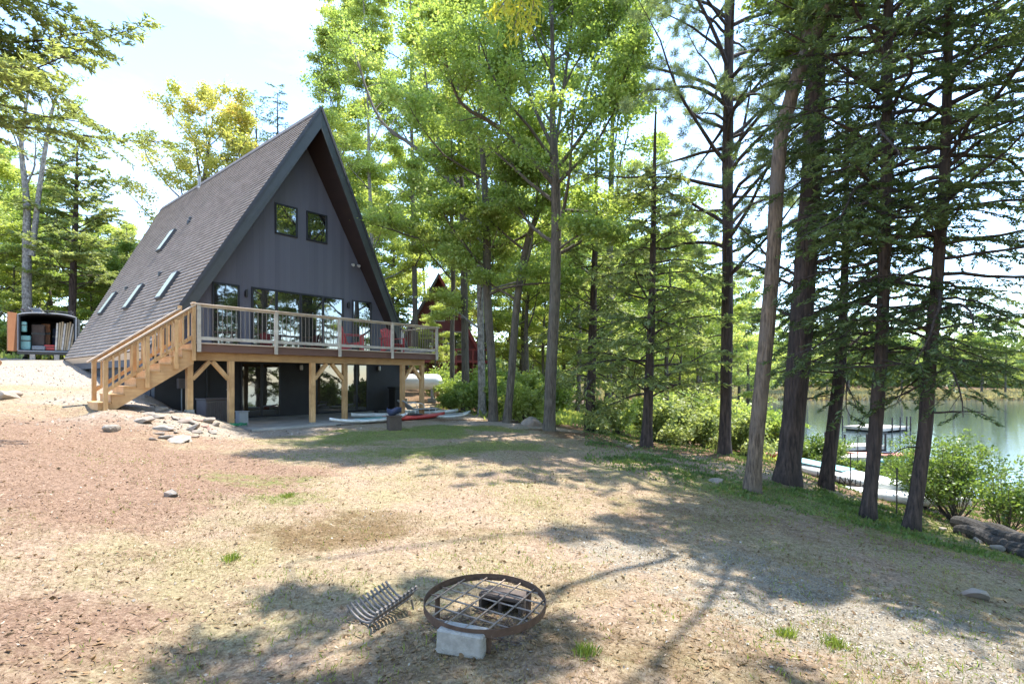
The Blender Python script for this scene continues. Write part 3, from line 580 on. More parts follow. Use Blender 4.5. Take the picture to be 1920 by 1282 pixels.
# ------------------------------------------------------------------ stairs
st = thH('wooden_staircase', 'new orange-tan wooden stairs with handrails climbing to the left end of the deck', 'stairs')
NT, RUN = 9, .255; RISE = (DZ+.78)/NT; S0, S1 = -.02, .98; T0 = -3.40
for sy in (S0, S1-.045, (S0+S1)/2):
    poly = [(T0, sy, DZ-.05)]
    for k in range(1, NT):
        x1 = T0-(k-1)*RUN; zt = DZ-k*RISE-.042
        poly += [(x1-.001 if k > 1 else x1, sy, zt), (T0-k*RUN, sy, zt)]
    xe = T0-(NT-1)*RUN
    poly += [(xe, sy, DZ-NT*RISE-.05), (xe+.25, sy, DZ-NT*RISE-.05), (T0, sy, DZ-.58)]
    mb = MB(); mb.prism(poly, (0,.045,0)); mb.build('stringer', M['new_wood_x'], st)
for k in range(1, NT):
    x1 = T0-(k-1)*RUN; z1 = DZ-k*RISE
    mb = MB(); mb.box(x1-RUN-.03, x1-.021, S0-.03, S1+.03, z1-.04, z1); mb.build('tread', M['new_wood_x'], st, bevel=.005)
for k in range(1, NT+1):
    x1 = T0-(k-1)*RUN; mb = MB(); mb.box(x1-.02, x1, S0+.0, S1, DZ-k*RISE+.001, DZ-(k-1)*RISE-.041); mb.build('riser', M['new_wood_x'], st)
def zn(x): return DZ - RISE + (x - (T0-RUN*.0))*RISE/RUN + RISE     # nosing line
xb = T0-(NT-1)*RUN+.12
for y_ in (S0-.052, S1+.052):
    posts = [(xb, .98), (T0-RUN*4.2, .95), (T0-RUN*1.7, .95)] + ([(T0+.0, 1.045)] if y_ > .5 else [(T0-.02, 1.04)])
    for x_, h_ in posts:
        zb = zn(x_)-.40 if x_ > xb+.1 else DZ-NT*RISE-.05
        if x_ > T0-.1: zb, zt = DZ-.5, RT+.02
        else: zt = zn(x_)+h_-.06
        mb = MB(); mb.box(x_-.045, x_+.045, y_-.045+(.0 if y_<.5 else 0), y_+.045, zb, zt); mb.build('newel_post', M['new_wood'], st, bevel=.004)
    for nm, oz, wd, ht, mm in (('handrail', .99, .13, .038, 'cap_wood'), ('upper_rail', .90, .04, .09, 'new_wood_x'), ('lower_rail', .17, .04, .09, 'new_wood_x')):
        mb = MB(); mb.bar((xb-.14 if nm == 'handrail' else xb, y_, zn(xb-(.14 if nm == 'handrail' else 0))+oz), (T0+.02, y_, zn(T0+.02)+oz), wd, ht); mb.build(nm, M[mm], st, bevel=.003)
    x_ = xb+.14
    while x_ < T0-.08:
        if min(abs(x_-p[0]) for p in posts) > .075:
            mb = MB(); mb.box(x_-.018, x_+.018, y_-.0575, y_-.0215, zn(x_)+.14, zn(x_)+.92); mb.build('baluster', M['new_wood'], st)
        x_ += .125

# ------------------------------------------------------------------ red deck chairs
def deck_chair(t, s, ang, label):
    c = thing('deck_chair', label, 'chair', L2W(t, s, DZ), HANG+ang, 'red slatted chairs on the deck'); m = M['chair_red']
    mb = MB()
    for k in range(6): x = .34-k*.095; mb.box(x-.04, x+.04, -.25, .25, .34-(.34-x)*.18, .362-(.34-x)*.18)
    mb.build('seat', m, c)
    mb = MB()
    for k in range(5):
        y = -.20+k*.10; top = 1.02-abs(k-2)*.035
        mb.bar((-.18, y, .24), (-.46, y*1.12, top), .085, .02, (1,0,0)) if False else mb.bar((-.18, y, .24), (-.44, y*1.1, top), .085, .02, (1,0,.3))
    mb.bar((-.25,-.26,.42),(-.25,.26,.42), .05,.03); mb.bar((-.40,-.26,.84),(-.40,.26,.84), .04,.05)
    mb.build('backrest', m, c)
    for sg in (-1, 1):
        mb = MB(); mb.box(-.38,.40,sg*.31-.06,sg*.31+.06,.58,.602); mb.build('arm', m, c)
        mb = MB(); mb.box(.28,.36,sg*.28-.014,sg*.28+.014,0,.58); mb.build('leg', m, c)
        mb = MB(); mb.bar((.36,sg*.26,.33),(-.52,sg*.26,.02), .03,.11); mb.bar((-.33,sg*.28,.05),(-.33,sg*.28,.58),.03,.06); mb.build('leg', m, c)
    return c
deck_chair(2.15, 1.05, R(-25), 'red slatted deck chair turned sideways in front of the sliding doors')
deck_chair(4.05, 1.2, R(-88), 'red slatted deck chair facing the rail nearest the deck corner')
# ------------------------------------------------------------------ things around the house
def rock(name, label, loc, size, seed, m, group=None, flat=.6, cat='rock', rzz=None):
    r_ = np.random.default_rng(seed); me = bpy.data.meshes.new(name)
    import bmesh
    b_ = bmesh.new(); bmesh.ops.create_icosphere(b_, subdivisions=3, radius=1)
    pl = [(Vector(r_.normal(size=3)).normalized(), r_.uniform(.45,.8)) for _ in range(12)]
    for v_ in b_.verts:
        c = v_.co.normalized()
        for d_, k_ in pl:
            t_ = c.dot(d_)
            if t_ > k_: c = c - d_*(t_-k_)
        c = c*(1+.05*math.sin(7*c.x+seed)*math.sin(6*c.y)); v_.co = Vector((c.x*size[0], c.y*size[1], c.z*size[2]))
    b_.to_mesh(me); b_.free()
    o = link_mesh(name, me, m); o.location = (loc[0], loc[1], loc[2]+size[2]*.30); o.rotation_euler = (r_.uniform(-.35,.35), r_.uniform(-.35,.35), r_.uniform(0,6) if rzz is None else rzz)
    return tag(o, label, cat, group)
# stones of the dry laid bank between stairs and patio
sr = np.random.default_rng(11)
k = 0
row = [(265,772),(280,778),(295,783),(310,792),(322,800),(305,806),(330,812),(345,818),(360,806),(372,812),(384,800),(352,826),(318,822),(300,814),(338,798),(388,792),(376,788),(362,794),(345,790),(330,786),(270,790),(245,783),(300,770),(318,774),(393,806),(404,798),(285,760),(310,752),(336,828),(290,825),(398,812),(366,820)]
for i, (px, py) in enumerate(row):
    p = hit(px, py); s_ = .08+.17*sr.random()**1.4; red = px > 368 and py < 812 and i % 2 == 0
    rock('stone', ('flat reddish stone' if red else 'flat grey-tan stone')+' in the loose stone bank between the stairs and the patio', p, (s_*1.25, s_*.85, s_*.42), 100+i, M['rock_red'] if red else M['rock'], 'reddish stones of the bank' if red else 'grey stones of the bank', cat='stone')
for px, py, s_, lab in ((213,808,.22,'small pale stone lying alone on the bark mulch below the stairs'), (2,748,.42,'large grey stone at the left edge of the mulch slope'), (25,745,.28,'dark reddish stone beside the large grey stone at the left edge'),
                   (998,797,.48,'rounded tan boulder at the lawn edge left of the forked maple'), (321,930,.13,'fist-sized tan stone on the bark mulch'), (1826,1118,.16,'flat pink-grey stone on the lawn at the right edge'),
                   (820,772,.42,'rounded sandy boulder beside the last deck post'), (1345,905,.18,'low pale stone among roots left of the leaning oak'), (1180,840,.15,'small stone at the lawn edge behind the young hemlock')):
    rock('boulder' if s_ > .3 else 'stone', lab, hit(px, py), (s_, s_*.75, s_*.55), int(px), M['rock'], cat='boulder' if s_ > .3 else 'stone')

# ribbed grey box by the wall, pale bin and hose at the post, black bin at the corner
c = thing('condenser_unit', 'dark grey ribbed outdoor cooling unit against the wall behind the left deck posts', 'air conditioner', L2W(-2.0, 2.35, PATIO), HANG)
mb = MB(); mb.box(-.40,.40,-.40,.40,.0,.78); mb.build('cabinet', M['greybox'], c, bevel=.02)
mb = MB()
for i in range(13):
    x = -.36+i*.06; mb.box(x-.012,x+.012,-.42,-.40,.06,.70); mb.box(.40,.42,x-.012,x+.012,.06,.70)
mb.build('grille', M['lightgrey'] if False else M['greybox'], c)
mb = MB(); mb.box(-.43,.43,-.43,.43,.78,.83); mb.build('lid', M['greybox'], c, bevel=.015)
b_ = thing('storage_bucket', 'pale grey square bucket standing behind the second deck post', 'bucket', L2W(-1.75, .95, PATIO), HANG)
mb = MB(); mb.prism([(-.14,-.14,0),(.14,-.14,0),(.14,.14,0),(-.14,.14,0)], (0,0,.44)); mb.build('body', M['lightgrey'], b_, bevel=.02)
mb = MB(); mb.box(-.16,.16,-.16,.16,.441,.47); mb.build('lid', M['lightgrey'], b_, bevel=.01)
mb = MB(); pts = []
for i in range(150):
    a_ = i*.21; r_ = .17+.05*math.sin(i*.37); pts.append((math.cos(a_)*r_*1.3, math.sin(a_)*r_, .02+.05*(i/150)+.012*math.sin(i*1.7)))
mb.tube(pts, .012, 6); h_ = mb.build('garden_hose', M['green_hose']); p = L2W(-2.3, -.02, gz(*L2W(-2.3,-.02)[:2])); h_.location = p; tag(h_, 'green garden hose coiled at the foot of the second deck post', 'hose')
c = thing('rubbish_bin', 'tall black bin against the right end of the lower wall', 'bin', L2W(6.1, 3.65, PATIO), HANG)
mb = MB(); mb.prism([(-.25,-.25,.0),(.25,-.25,.0),(.25,.25,0),(-.25,.25,0)], (0,0,1.0)); mb.build('body', M['bin'], c, bevel=.03)
mb = MB(); mb.box(-.28,.28,-.28,.30,1.001,1.07); mb.build('lid', M['bin'], c, bevel=.02)
mb = MB(); mb.tube([(-.2,.30,.09),(.2,.30,.09)], .09, 14); mb.build('wheel', M['bin'], c)

# boats on the patio
def hull(L, W, H, n=28, m=12, top=.5, rocker=.10):
    mb = MB(); vs = []
    for i in range(n+1):
        u_ = -1+2*i/n; ww = W/2*max(.02,(1-abs(u_)**2.4)); zr = rocker*abs(u_)**3; hh = H*(1-.35*abs(u_)**3)
        for j in range(m):
            a_ = 2*math.pi*j/m; cy = math.cos(a_); cz = math.sin(a_)
            vs.append((u_*L/2, ww*cy*abs(cy)**-.25 if abs(cy) > 1e-3 else 0, zr+hh*.5+(hh*.5*cz if cz < 0 else hh*.5*top*2*cz)))
    fs = [(i*m+j, i*m+(j+1)%m, (i+1)*m+(j+1)%m, (i+1)*m+j) for i in range(n) for j in range(m)] + [tuple(range(m))[::-1], tuple(range(n*m,(n+1)*m))]
    return mb.add(vs, fs)
def kayak(label, loc, rot, L, W, m, sit=None, group=None, roll=0, H=.28, cockpit=True):
    k_ = thing('kayak', label, 'kayak', loc, 0, group, rot=(roll, 0, rot)); hull(L, W, H).build('hull', m, k_, smooth=True)
    if cockpit:
        mb = MB(); pts = [(math.cos(a_)*.42-.1, math.sin(a_)*W*.33, H*1.02+.01) for a_ in np.linspace(0, 2*math.pi, 25)]; mb.tube(pts, .018, 6, cap=False); mb.build('cockpit_rim', M['black_metal'], k_)
        mb = MB(); mb.lathe([(.01,0),(1,0),(1,.006),(.01,.006)], 24); 
        mb.v = [(x*.41-.1, y*W*.32, z+H*1.0+.004) for x, y, z in mb.v]; mb.build('cockpit', M['black_metal'], k_)
        mb = MB(); mb.box(-.45,-.40,-W*.25,W*.25,H*.95,H*1.5); mb.build('seat', M['black_metal'], k_, bevel=.015)
    return k_
def paddleboard(label, loc, rot, L, W, m, m2, roll=0, pitch=0, group=None):
    k_ = thing('paddleboard', label, 'paddleboard', loc, 0, group, rot=(roll, pitch, rot)); o = hull(L, W, .13, top=.5, rocker=.16).build('board', m, k_, smooth=True)
    mb = MB(); mb.box(-.5,.6,-W*.33,W*.33,.128,.138); mb.build('deck_pad', m2, k_)
    mb = MB(); mb.prism([(-L*.42,0,.0),(-L*.36,0,.0),(-L*.42,0,-.14)], (0,.012,0)); mb.build('fin', M['bin'], k_)
    return k_
paddleboard('white and pale teal paddleboard lying at the patio edge left of the red kayak', L2W(1.7,-.75,PATIO+.0), HANG+R(1), 3.1, .62, M['hull_white'], M['teal'])
kayak('red kayak lying on the ground in front of the patio', L2W(3.75,-.55,PATIO-.05), HANG+R(2), 3.0, .5, M['red'], H=.17)
kayak('white kayak lying on the patio just behind the red one', L2W(3.5,.85,PATIO), HANG+R(-6), 2.9, .5, M['hull_white'], H=.17)
kayak('white kayak lying by the right deck posts', L2W(5.7,.9,PATIO-.02), HANG+R(-30), 2.4, .45, M['hull_white'], H=.15)
paddleboard('pale blue board end lying beyond the red kayak on the grass', L2W(5.6,-.45,PATIO-.1), HANG+R(4), 2.4, .55, M['hull_white'], M['lightgrey'])
# brown square block with a folded cloth, grey lounger beside
p = hit(739, 806)
c = thing('fire_box', 'dark brown square block standing on the lawn in front of the red kayak', 'fire box', p, R(25))
mb = MB(); mb.box(-.19,.19,-.19,.19,-.05,.40); mb.build('body', M['brownblock'], c, bevel=.02)
mb = MB(); mb.box(-.21,.21,-.21,.21,.401,.43); mb.build('rim', M['brownblock'], c, bevel=.01)
mb = MB(); hull(.42,.34,.26,14,10).v; mb = hull(.46,.36,.22,14,10); mb.v = [(x+.02*math.sin(9*y), y+.03*math.sin(11*x), z+.43+.03*math.sin(14*x)) for x,y,z in mb.v]; o = mb.build('folded_cloth', M['darkblue'], None, smooth=True); o.location = p; o.rotation_euler = (0,0,R(25)); tag(o, 'dark blue folded cloth lying on top of the brown block', 'cloth')
c = thing('lounge_chair', 'grey lounge chair with a raised back on the patio behind the brown block', 'chair', L2W(4.55,.2,PATIO), HANG+R(170))
mb = MB(); mb.box(-.7,.35,-.27,.27,.26,.29); mb.build('seat', M['lightgrey'], c)
mb = MB(); mb.bar((.35,0,.28),(.80,0,.62),.54,.03,(1,0,.2)); mb.build('backrest', M['lightgrey'], c)
for x_ in (-.6,.3):
    for y_ in (-.24,.24): mb = MB(); mb.tube([(x_,y_,0),(x_,y_,.27)],.014,6); mb.build('leg', M['white'], c)
for y_ in (-.28,.28): mb = MB(); mb.tube([(.6,y_,.47),(.4,y_,.55),(.0,y_,.48),(-.1,y_,.28)],.014,6); mb.build('arm', M['white'], c)

# propane tank
p = (-4.9, 27.0, gz(-4.9, 27.0))
c = thing('propane_tank', 'white horizontal propane tank on short legs right of the house', 'tank', p, R(4))
prof = []
for i in range(9): a_ = i/8*math.pi/2; prof.append((.40*math.sin(a_)+.001, -1.28+.30*(1-math.cos(a_))-.02))
prof += [(.402,-.8),(.402,.8)]
for i in range(9): a_ = i/8*math.pi/2; prof.append((.40*math.cos(a_)+.001, .98+.30*math.sin(a_)))
mb = MB(); mb.lathe(prof, 28); mb.v = [(z, x, y+.98) for x, y, z in mb.v]; mb.build('vessel', M['white'], c, smooth=True)
mb = MB(); mb.lathe([(.17,1.33),(.17,1.50),(.14,1.56),(.02,1.58)], 16); mb.build('dome_lid', M['white'], c)
for x_ in (-.75,.75):
    mb = MB(); mb.box(x_-.05,x_+.05,-.28,.28,.0,.62); mb.build('leg', M['lightgrey'], c)
for x_ in (-.75,.75): mb = MB(); mb.box(x_-.2,x_+.2,-.35,.35,-.12,.12); mb.build('footing', M['block'], c)
# firewood beside the tank
fr = np.random.default_rng(5)
for i in range(14):
    q = (-3.35+fr.uniform(-.5,.6), 26.2+fr.uniform(-.5,.5)); r_ = fr.uniform(.08,.14); L_ = .45; mb = MB(); mb.tube([(-L_/2,0,0),(L_/2,0,0)], r_, 10); o = mb.build('firewood_log', M['cutlog']); o.location = (q[0], q[1], gz(*q)+r_+(i//5)*.2); o.rotation_euler = (0,fr.uniform(-.15,.15),fr.uniform(-.5,.5)+1.2)
    tag(o, 'cut orange-brown firewood log in the heap beside the white tank', 'log', 'firewood beside the tank')

# cargo trailer at the left
tz = gz(-23.2, 26.5)
tr = thing('cargo_trailer', 'black enclosed cargo trailer with its rear doors open at the left edge behind the gravel', 'trailer', (-23.2, 26.0, tz), R(38))
Wt, Ht, Lt, fz = 2.2, 1.98, 4.2, .38
arc = lambda wd, zt: [(x, 0, zt - .14*(abs(x)/(wd/2))**3) for x in np.linspace(wd/2, -wd/2, 13)]
mb = MB(); outer = [(-Wt/2,0,fz),(Wt/2,0,fz)] + arc(Wt, fz+Ht); inner = [(-Wt/2+.10,0,fz+.10),(Wt/2-.10,0,fz+.10)] + arc(Wt-.2, fz+Ht-.10)
nO = len(outer)
for y_, L_ in ((0, Lt),):
    vs = outer + inner + [(x, L_, z) for x, y, z in outer] + [(x, L_-.1, z) for x, y, z in inner]
    fs = [(i, (i+1)%nO, nO+(i+1)%nO, nO+i) for i in range(nO)] + [(i, 2*nO+i, 2*nO+(i+1)%nO, (i+1)%nO) for i in range(nO)] + [(nO+i, nO+(i+1)%nO, 3*nO+(i+1)%nO, 3*nO+i) for i in range(nO)] + [tuple(range(2*nO,3*nO)), tuple(range(3*nO,4*nO))[::-1]]
    mb.add(vs, fs)
mb.build('body', M['bin'], tr)
mb = MB(); rr_ = [(-Wt/2+.02,-.03,fz+.04),(-Wt/2+.02,-.03,fz+Ht-.14)] + [(x,-.03,z-.03) for x,y,z in arc(Wt,fz+Ht)[::-1]] + [(Wt/2-.02,-.03,fz+.04)]; mb.tube(rr_, .03, 6); mb.tube([rr_[0], rr_[-1]], .035, 6); mb.build('door_frame', M['lightgrey'], tr)
mb = MB(); mb.bar((-Wt/2-.03,-.02,fz+.95),(-Wt/2-.30,-.40,fz+.95),.05,1.86,(0,0,1)); d_ = mb.build('door', M['orange_ply'], tr); d_['label'] = 'open rear door with an orange-brown plywood inside'
mb = MB(); mb.bar((Wt/2+.03,.02,fz+.9),(Wt/2+.10,1.2,fz+.9),.05,1.76,(0,0,1)); mb.build('door', M['bin'], tr)
for x_ in (-Wt/2+.1, Wt/2-.1):
    for y_ in (2.0, 2.75): mb = MB(); mb.tube([(x_-.1,y_,.33),(x_+.1,y_,.33)], .33, 18); wh = mb.build('wheel', M['bin'], tr)
mb = MB(); mb.box(-Wt/2,Wt/2,-.08,.0,fz-.12,fz-.002); mb.build('bumper', M['black_metal'], tr)
for x_ in (-.55,.35): mb = MB(); mb.box(x_-.1,x_+.1,-.1,.1,-.05,fz-.12); mb.build('jack', M['block'], tr)
mb = MB()
for x_ in (-.95,.9): mb.bar((x_,.0,fz+Ht+.14),(x_,3.8,fz+Ht+.14),.05,.05)
for y_ in (.1,1.2,2.4,3.6): mb.bar((-1.0,y_,fz+Ht+.10),(1.0,y_,fz+Ht+.10),.04,.04)
for y_ in (.1,3.6):
    for x_ in (-.95,.9): mb.bar((x_,y_,fz+Ht-.10),(x_,y_,fz+Ht+.14),.04,.04)
mb.build('roof_rack', M['greybox'], tr)
def incargo(name, label, cat, build, group=None):
    o = thing(name, label, cat, (-23.2,26.0,tz), R(38), group); build(o); return o
def ladder(o):
    mb = MB()
    for x_ in (-.7,-.3): mb.bar((x_,.0,fz+Ht+.20),(x_,3.9,fz+Ht+.20),.03,.09)
    for y_ in np.arange(.2,3.9,.3): mb.bar((-.7,y_,fz+Ht+.2),(-.3,y_,fz+Ht+.2),.03,.03)
    mb.build('ladder_frame', M['lightgrey'], o)
incargo('ladder', 'grey aluminium ladder lying on the trailer roof rack', 'ladder', ladder)
wr = np.random.default_rng(4)
for i in range(8):
    def f_(o, i=i):
        x_ = .30+i*.08; y_ = .25+.05*(i%3); mb = MB(); mb.bar((x_,y_,fz+.12),(x_+.05+.02*i,y_+.25,fz+1.5+.05*(i%3)),.07,.16,(0,1,0)); mb.build('plank', M['board_wood' if i%3 else 'pale_wood'], o)
    incargo('leaning_board', 'upright board leaning inside the right half of the trailer', 'board', f_, 'boards leaning inside the trailer')
cargo = [((-.85,.5,.12),(.4,.4,.7),'teal','teal crate on the trailer floor at the left'),((-.40,.9,.12),(.5,.4,1.3),'brownblock','brown shelf unit packed with tools inside the trailer'),((.05,.5,.12),(.4,.3,.28),'red','red toolbox on the trailer floor'),((-.35,.4,.12),(.5,.3,.2),'lightgrey','grey case on the trailer floor'),
         ((-.15,1.4,.12),(.35,.3,1.4),'orange_ply','orange-brown panel standing deep in the trailer'),((.25,1.6,.12),(.3,.3,1.2),'darkblue','dark blue sack standing deep in the trailer'),((-.88,.35,1.0),(.2,.3,.5),'teal','green jacket hanging inside the trailer left wall')]
for (x_,y_,z_),(a_,b_,c_),mm,lab in cargo:
    o = thing('toolbox' if 'toolbox' in lab else lab.split()[1 if not lab.startswith(('orange','dark')) else 1].replace('-','_') if False else {'teal crate':'crate','brown shel':'shelf_unit','red toolbo':'toolbox','grey case ':'tool_case','orange-bro':'panel','dark blue ':'sack','green jack':'jacket'}[lab[:10]], lab, {'teal crate':'crate','brown shel':'shelf','red toolbo':'toolbox','grey case ':'case','orange-bro':'panel','dark blue ':'sack','green jack':'jacket'}[lab[:10]], (-23.2,26.0,tz), R(38))
    mb = MB(); mb.box(x_-a_/2,x_+a_/2,y_-b_/2,y_+b_/2,fz+z_,fz+z_+c_); mb.build('body', M[mm], o, bevel=.03)
    mb = MB(); mb.box(x_-a_/2-.01,x_+a_/2+.01,y_-b_/2-.012,y_-b_/2-.002,fz+z_+c_*.6,fz+z_+c_*.68); mb.build('band', M['black_metal'], o)
p = (-23.6, 23.6); mb = MB(); mb.tube([(-.5,0,0),(.0,.02,.03),(.5,0,-.05)], [.17,.16,.15], 14); o = mb.build('cut_log', M['cutlog']); o.location = (p[0], p[1], gz(*p)+.2); o.rotation_euler = (0,R(14),R(-20)); tag(o, 'orange-brown cut log lying in front of the trailer door', 'log')

# neighbour's red A-frame behind the trees
nx, ny = -6.2, 43.5; nzg = -.9
rh = thing('red_a_frame_cabin', 'dark red A-frame cabin half hidden by the maples right of the deck', 'cabin', (nx, ny, nzg), R(12))
mb = MB(); mb.prism([(-3.6,0,2.4),(3.6,0,2.4),(0,0,9.0)], (0,.2,0)); mb.box(-3.2,3.2,.0,.2,-.5,2.39); mb.build('wall', M['redwall'], rh)
for sg in (-1, 1):
    mb = MB(); mb.prism([(0,-1.0,9.5),(sg*4.1,-1.0,2.0),(sg*3.9,-1.0,1.85),(0,-1.0,9.1)], (0,10,0)); mb.build('roof', M['redtrim'] if sg > 0 else M['shingle_plain'], rh)
for x0_, x1_, z0_, z1_ in ((-2.2,-.4,2.8,4.8),(.4,2.2,2.8,4.8),(-.6,.6,5.6,6.8)):
    mb = MB(); mb.box(x0_,x1_,-.06,-.002,z0_,z1_); f_ = mb.build('window', M['pale_wood'], rh); mb = MB(); mb.box(x0_+.1,x1_-.1,-.07,-.061,z0_+.1,z1_-.1); mb.build('pane', M['glass'], f_)
mb = MB(); mb.box(-4.2,4.2,-2.4,-.12,2.1,2.3); mb.box(-4.2,4.2,-2.4,-2.3,3.1,3.2)
for x_ in np.arange(-4.1,4.2,1.35): mb.box(x_-.06,x_+.06,-2.39,-2.29,-.8,3.1)
mb.build('balcony', M['redtrim'], rh)

# ------------------------------------------------------------------ fire ring, blocks, log grate
rc = hit(908, 1160); RC = Vector((-.205, 3.90, gz(-.205, 3.90)-.015))
ring = thing('fire_ring_grill', 'round rusty steel grill ring with a bar grate standing on the lawn', 'grill', RC, 0, rot=(R(1.2), R(1.8), R(-28)))
H0 = .235; RR = .455; n_ = 72
mb = MB(); vs = []
for r_, z_ in ((RR,H0-.042),(RR,H0+.012),(RR-.006,H0+.012),(RR-.006,H0-.042)): vs += [(r_*math.cos(2*math.pi*k/n_), r_*math.sin(2*math.pi*k/n_), z_) for k in range(n_)]
mb.add(vs, [(i*n_+k, i*n_+(k+1)%n_, ((i+1)%4)*n_+(k+1)%n_, ((i+1)%4)*n_+k) for i in range(4) for k in range(n_)]); mb.build('rim', M['rust'], ring)
for i in range(6):
    x_ = -.36+i*.145; h2 = math.sqrt((RR-.004)**2-x_*x_); mb = MB(); mb.tube([(x_,-h2,H0-.020),(x_,h2,H0-.020)], .0065, 7); mb.build('grate_bar', M['bar'], ring)
for i in range(6):
    y_ = -.36+i*.145; h2 = math.sqrt((RR-.004)**2-y_*y_); mb = MB(); mb.tube([(-h2,y_,H0-.033),(h2,y_,H0-.033)], .0065, 7); mb.build('grate_bar', M['bar'], ring)
for a_ in (R(-56), R(64), R(184)):
    x_, y_ = math.cos(a_)*(RR-.04), math.sin(a_)*(RR-.04); mb = MB(); mb.tube([(x_,y_,-.03),(x_,y_,H0-.045)], .021, 10); mb.build('leg', M['rust'], ring)
def solid_block(label, x, y, rz_):
    mb = MB(); mb.box(-.165,.165,-.075,.075,0,.165); o = mb.build('concrete_block', M['block'], None, bevel=.012); o.location = (x, y, gz(x, y)-.015); o.rotation_euler = (0,R(1.5),rz_); return tag(o, label, 'block')
def cblock(label, x, y, rz_, group=None, hollow=True):
    mb = MB(); W_, D_, H_ = .385, .19, .19
    mb.box(-W_/2,W_/2,-D_/2,-D_/2+.03,0,H_); mb.box(-W_/2,W_/2,D_/2-.03,D_/2,0,H_)
    for x_ in (-W_/2,-.015,W_/2-.03): mb.box(x_+.0005,x_+.03,-D_/2+.0305,D_/2-.0305,0,H_)
    mb.box(-W_/2+.03,W_/2-.03,-D_/2+.03,D_/2-.03,.0,.03)
    o = mb.build('concrete_block', M['block'], None, bevel=.006); o.location = (x, y, gz(x, y)-.02); o.rotation_euler = (0,0,rz_); return tag(o, label, 'block')
b1 = hit(868, 1232); solid_block('light grey concrete block under the near edge of the round grill', b1[0]-.01, b1[1]+.09, R(-17))
b2 = hit(950, 1138); cblock('concrete block coloured dark for the shade beneath the far side of the round grill', b2[0]+.02, b2[1]+.04, R(-24)).rotation_euler = (R(90), 0, R(-24)); bpy.data.objects['concrete_block.001'].location.z += .07; bpy.data.objects['concrete_block.001'].data.materials[0] = M['brownblock']  # shade under the grill put into the block by a dark brown material
ar_ = np.random.default_rng(18); n = 900; a_ = ar_.uniform(0,6.28,n); r_ = .42*np.sqrt(ar_.random(n)); x = RC.x+r_*np.cos(a_); y = RC.y+r_*np.sin(a_); z = terrain(x, y)+.004
q4 = []; 
for i in range(n):
    s_ = ar_.uniform(.004,.016); b_ = ar_.uniform(0,6.28); q4 += [(x[i]+s_*math.cos(b_+k*1.57), y[i]+s_*.7*math.sin(b_+k*1.57), z[i]+ar_.uniform(0,.008)) for k in range(4)]
tag(mesh_np('charcoal_bits', np.array(q4), np.arange(4*n).reshape(-1,4), M['brownblock']), 'bits of charcoal on the ground under the grill', 'charcoal', kind='stuff')
# charred sticks and straw under the grate
cr_ = np.random.default_rng(8); mb = MB()
for i in range(26):
    a_, r_ = cr_.uniform(0,6.28), .4*math.sqrt(cr_.random()); x_, y_ = RC.x+r_*math.cos(a_), RC.y+r_*math.sin(a_); b_ = cr_.uniform(0,3.14); L_ = cr_.uniform(.05,.16); z_ = gz(x_, y_)+.012
    mb.tube([(x_-L_*math.cos(b_),y_-L_*math.sin(b_),z_),(x_+L_*math.cos(b_),y_+L_*math.sin(b_),z_+cr_.uniform(0,.02))], cr_.uniform(.003,.008), 5)
o = mb.build('charred_twigs', M['rust']); tag(o, 'charred twigs scattered on the ground under the grill', 'twigs', kind='stuff')
p = hit(722, 1160)
gr = thing('log_grate', 'curved ash-grey iron fire grate lying on the lawn left of the round grill', 'grate', (p[0]-.0, p[1]+.05, p[2]), 0, rot=(R(10), R(-8), R(-38)))
for i in range(11):
    y_ = -.19+i*.038; mb = MB(); mb.tube([(x_*.92, y_*(1+.25*abs(x_)), .05+2.6*x_*x_) for x_ in np.linspace(-.215,.215,11)], .0105, 6); mb.build('grate_rib', M['grate'], gr)
for x_ in (-.19,-.06,.07,.20):
    mb = MB(); z_ = .05+2.6*x_*x_-.016; mb.tube([(x_*.92,-.22,z_),(x_*.92,.22,z_)], .009, 6); mb.build('cross_bar', M['grate'], gr)
for x_, y_ in ((-.1,-.18),(-.1,.18),(.12,-.18),(.12,.18)): mb = MB(); mb.tube([(x_,y_,-.03),(x_,y_,.055)], .009, 6); mb.build('leg', M['grate'], gr)

# ------------------------------------------------------------------ shore: docks, boats, stakes, logs
def dock(label, x, y, rz_, Lx, Ly, posts, z0=LZ, ph=1.1, name='dock', h=.30):
    d_ = thing(name, label, 'dock', (x, y, z0), rz_); mb = MB(); k_ = -Lx/2
    while k_ < Lx/2-.01: mb.box(k_, min(k_+.14, Lx/2), -Ly/2, Ly/2, h, h+.035); k_ += .15
    mb.build('decking', M['dock'], d_); mb = MB()
    mb.box(-Lx/2,Lx/2,-Ly/2-.03,-Ly/2,h-.16,h+.03); mb.box(-Lx/2,Lx/2,Ly/2,Ly/2+.03,h-.16,h+.03); mb.box(-Lx/2-.03,-Lx/2,-Ly/2-.03,Ly/2+.03,h-.16,h+.03); mb.box(Lx/2,Lx/2+.03,-Ly/2-.03,Ly/2+.03,h-.16,h+.03); mb.build('frame', M['pale_wood'], d_)
    mb = MB()
    for fx in (-.35, .35): mb.box(fx*Lx-.5, fx*Lx+.5, -Ly/2+.1, Ly/2-.1, -.12, h-.161)
    mb.build('float', M['bin'], d_)
    for px_, py_ in posts: mb = MB(); mb.tube([(px_,py_,-1.5),(px_,py_,ph)], .05, 8); mb.build('post', M['dockpost'], d_)
    return d_
q = lambda px, d: (px-CX)/F*d
dock('square swimming platform with tall dark posts farthest out on the lake', q(1643,39.5), 39.5, R(28), 3.8, 2.6, [(-1.95,-1.38),(-.6,-1.38),(.5,-1.38),(1.4,-1.38),(1.95,-1.38),(1.95,1.38),(-1.95,1.38)])
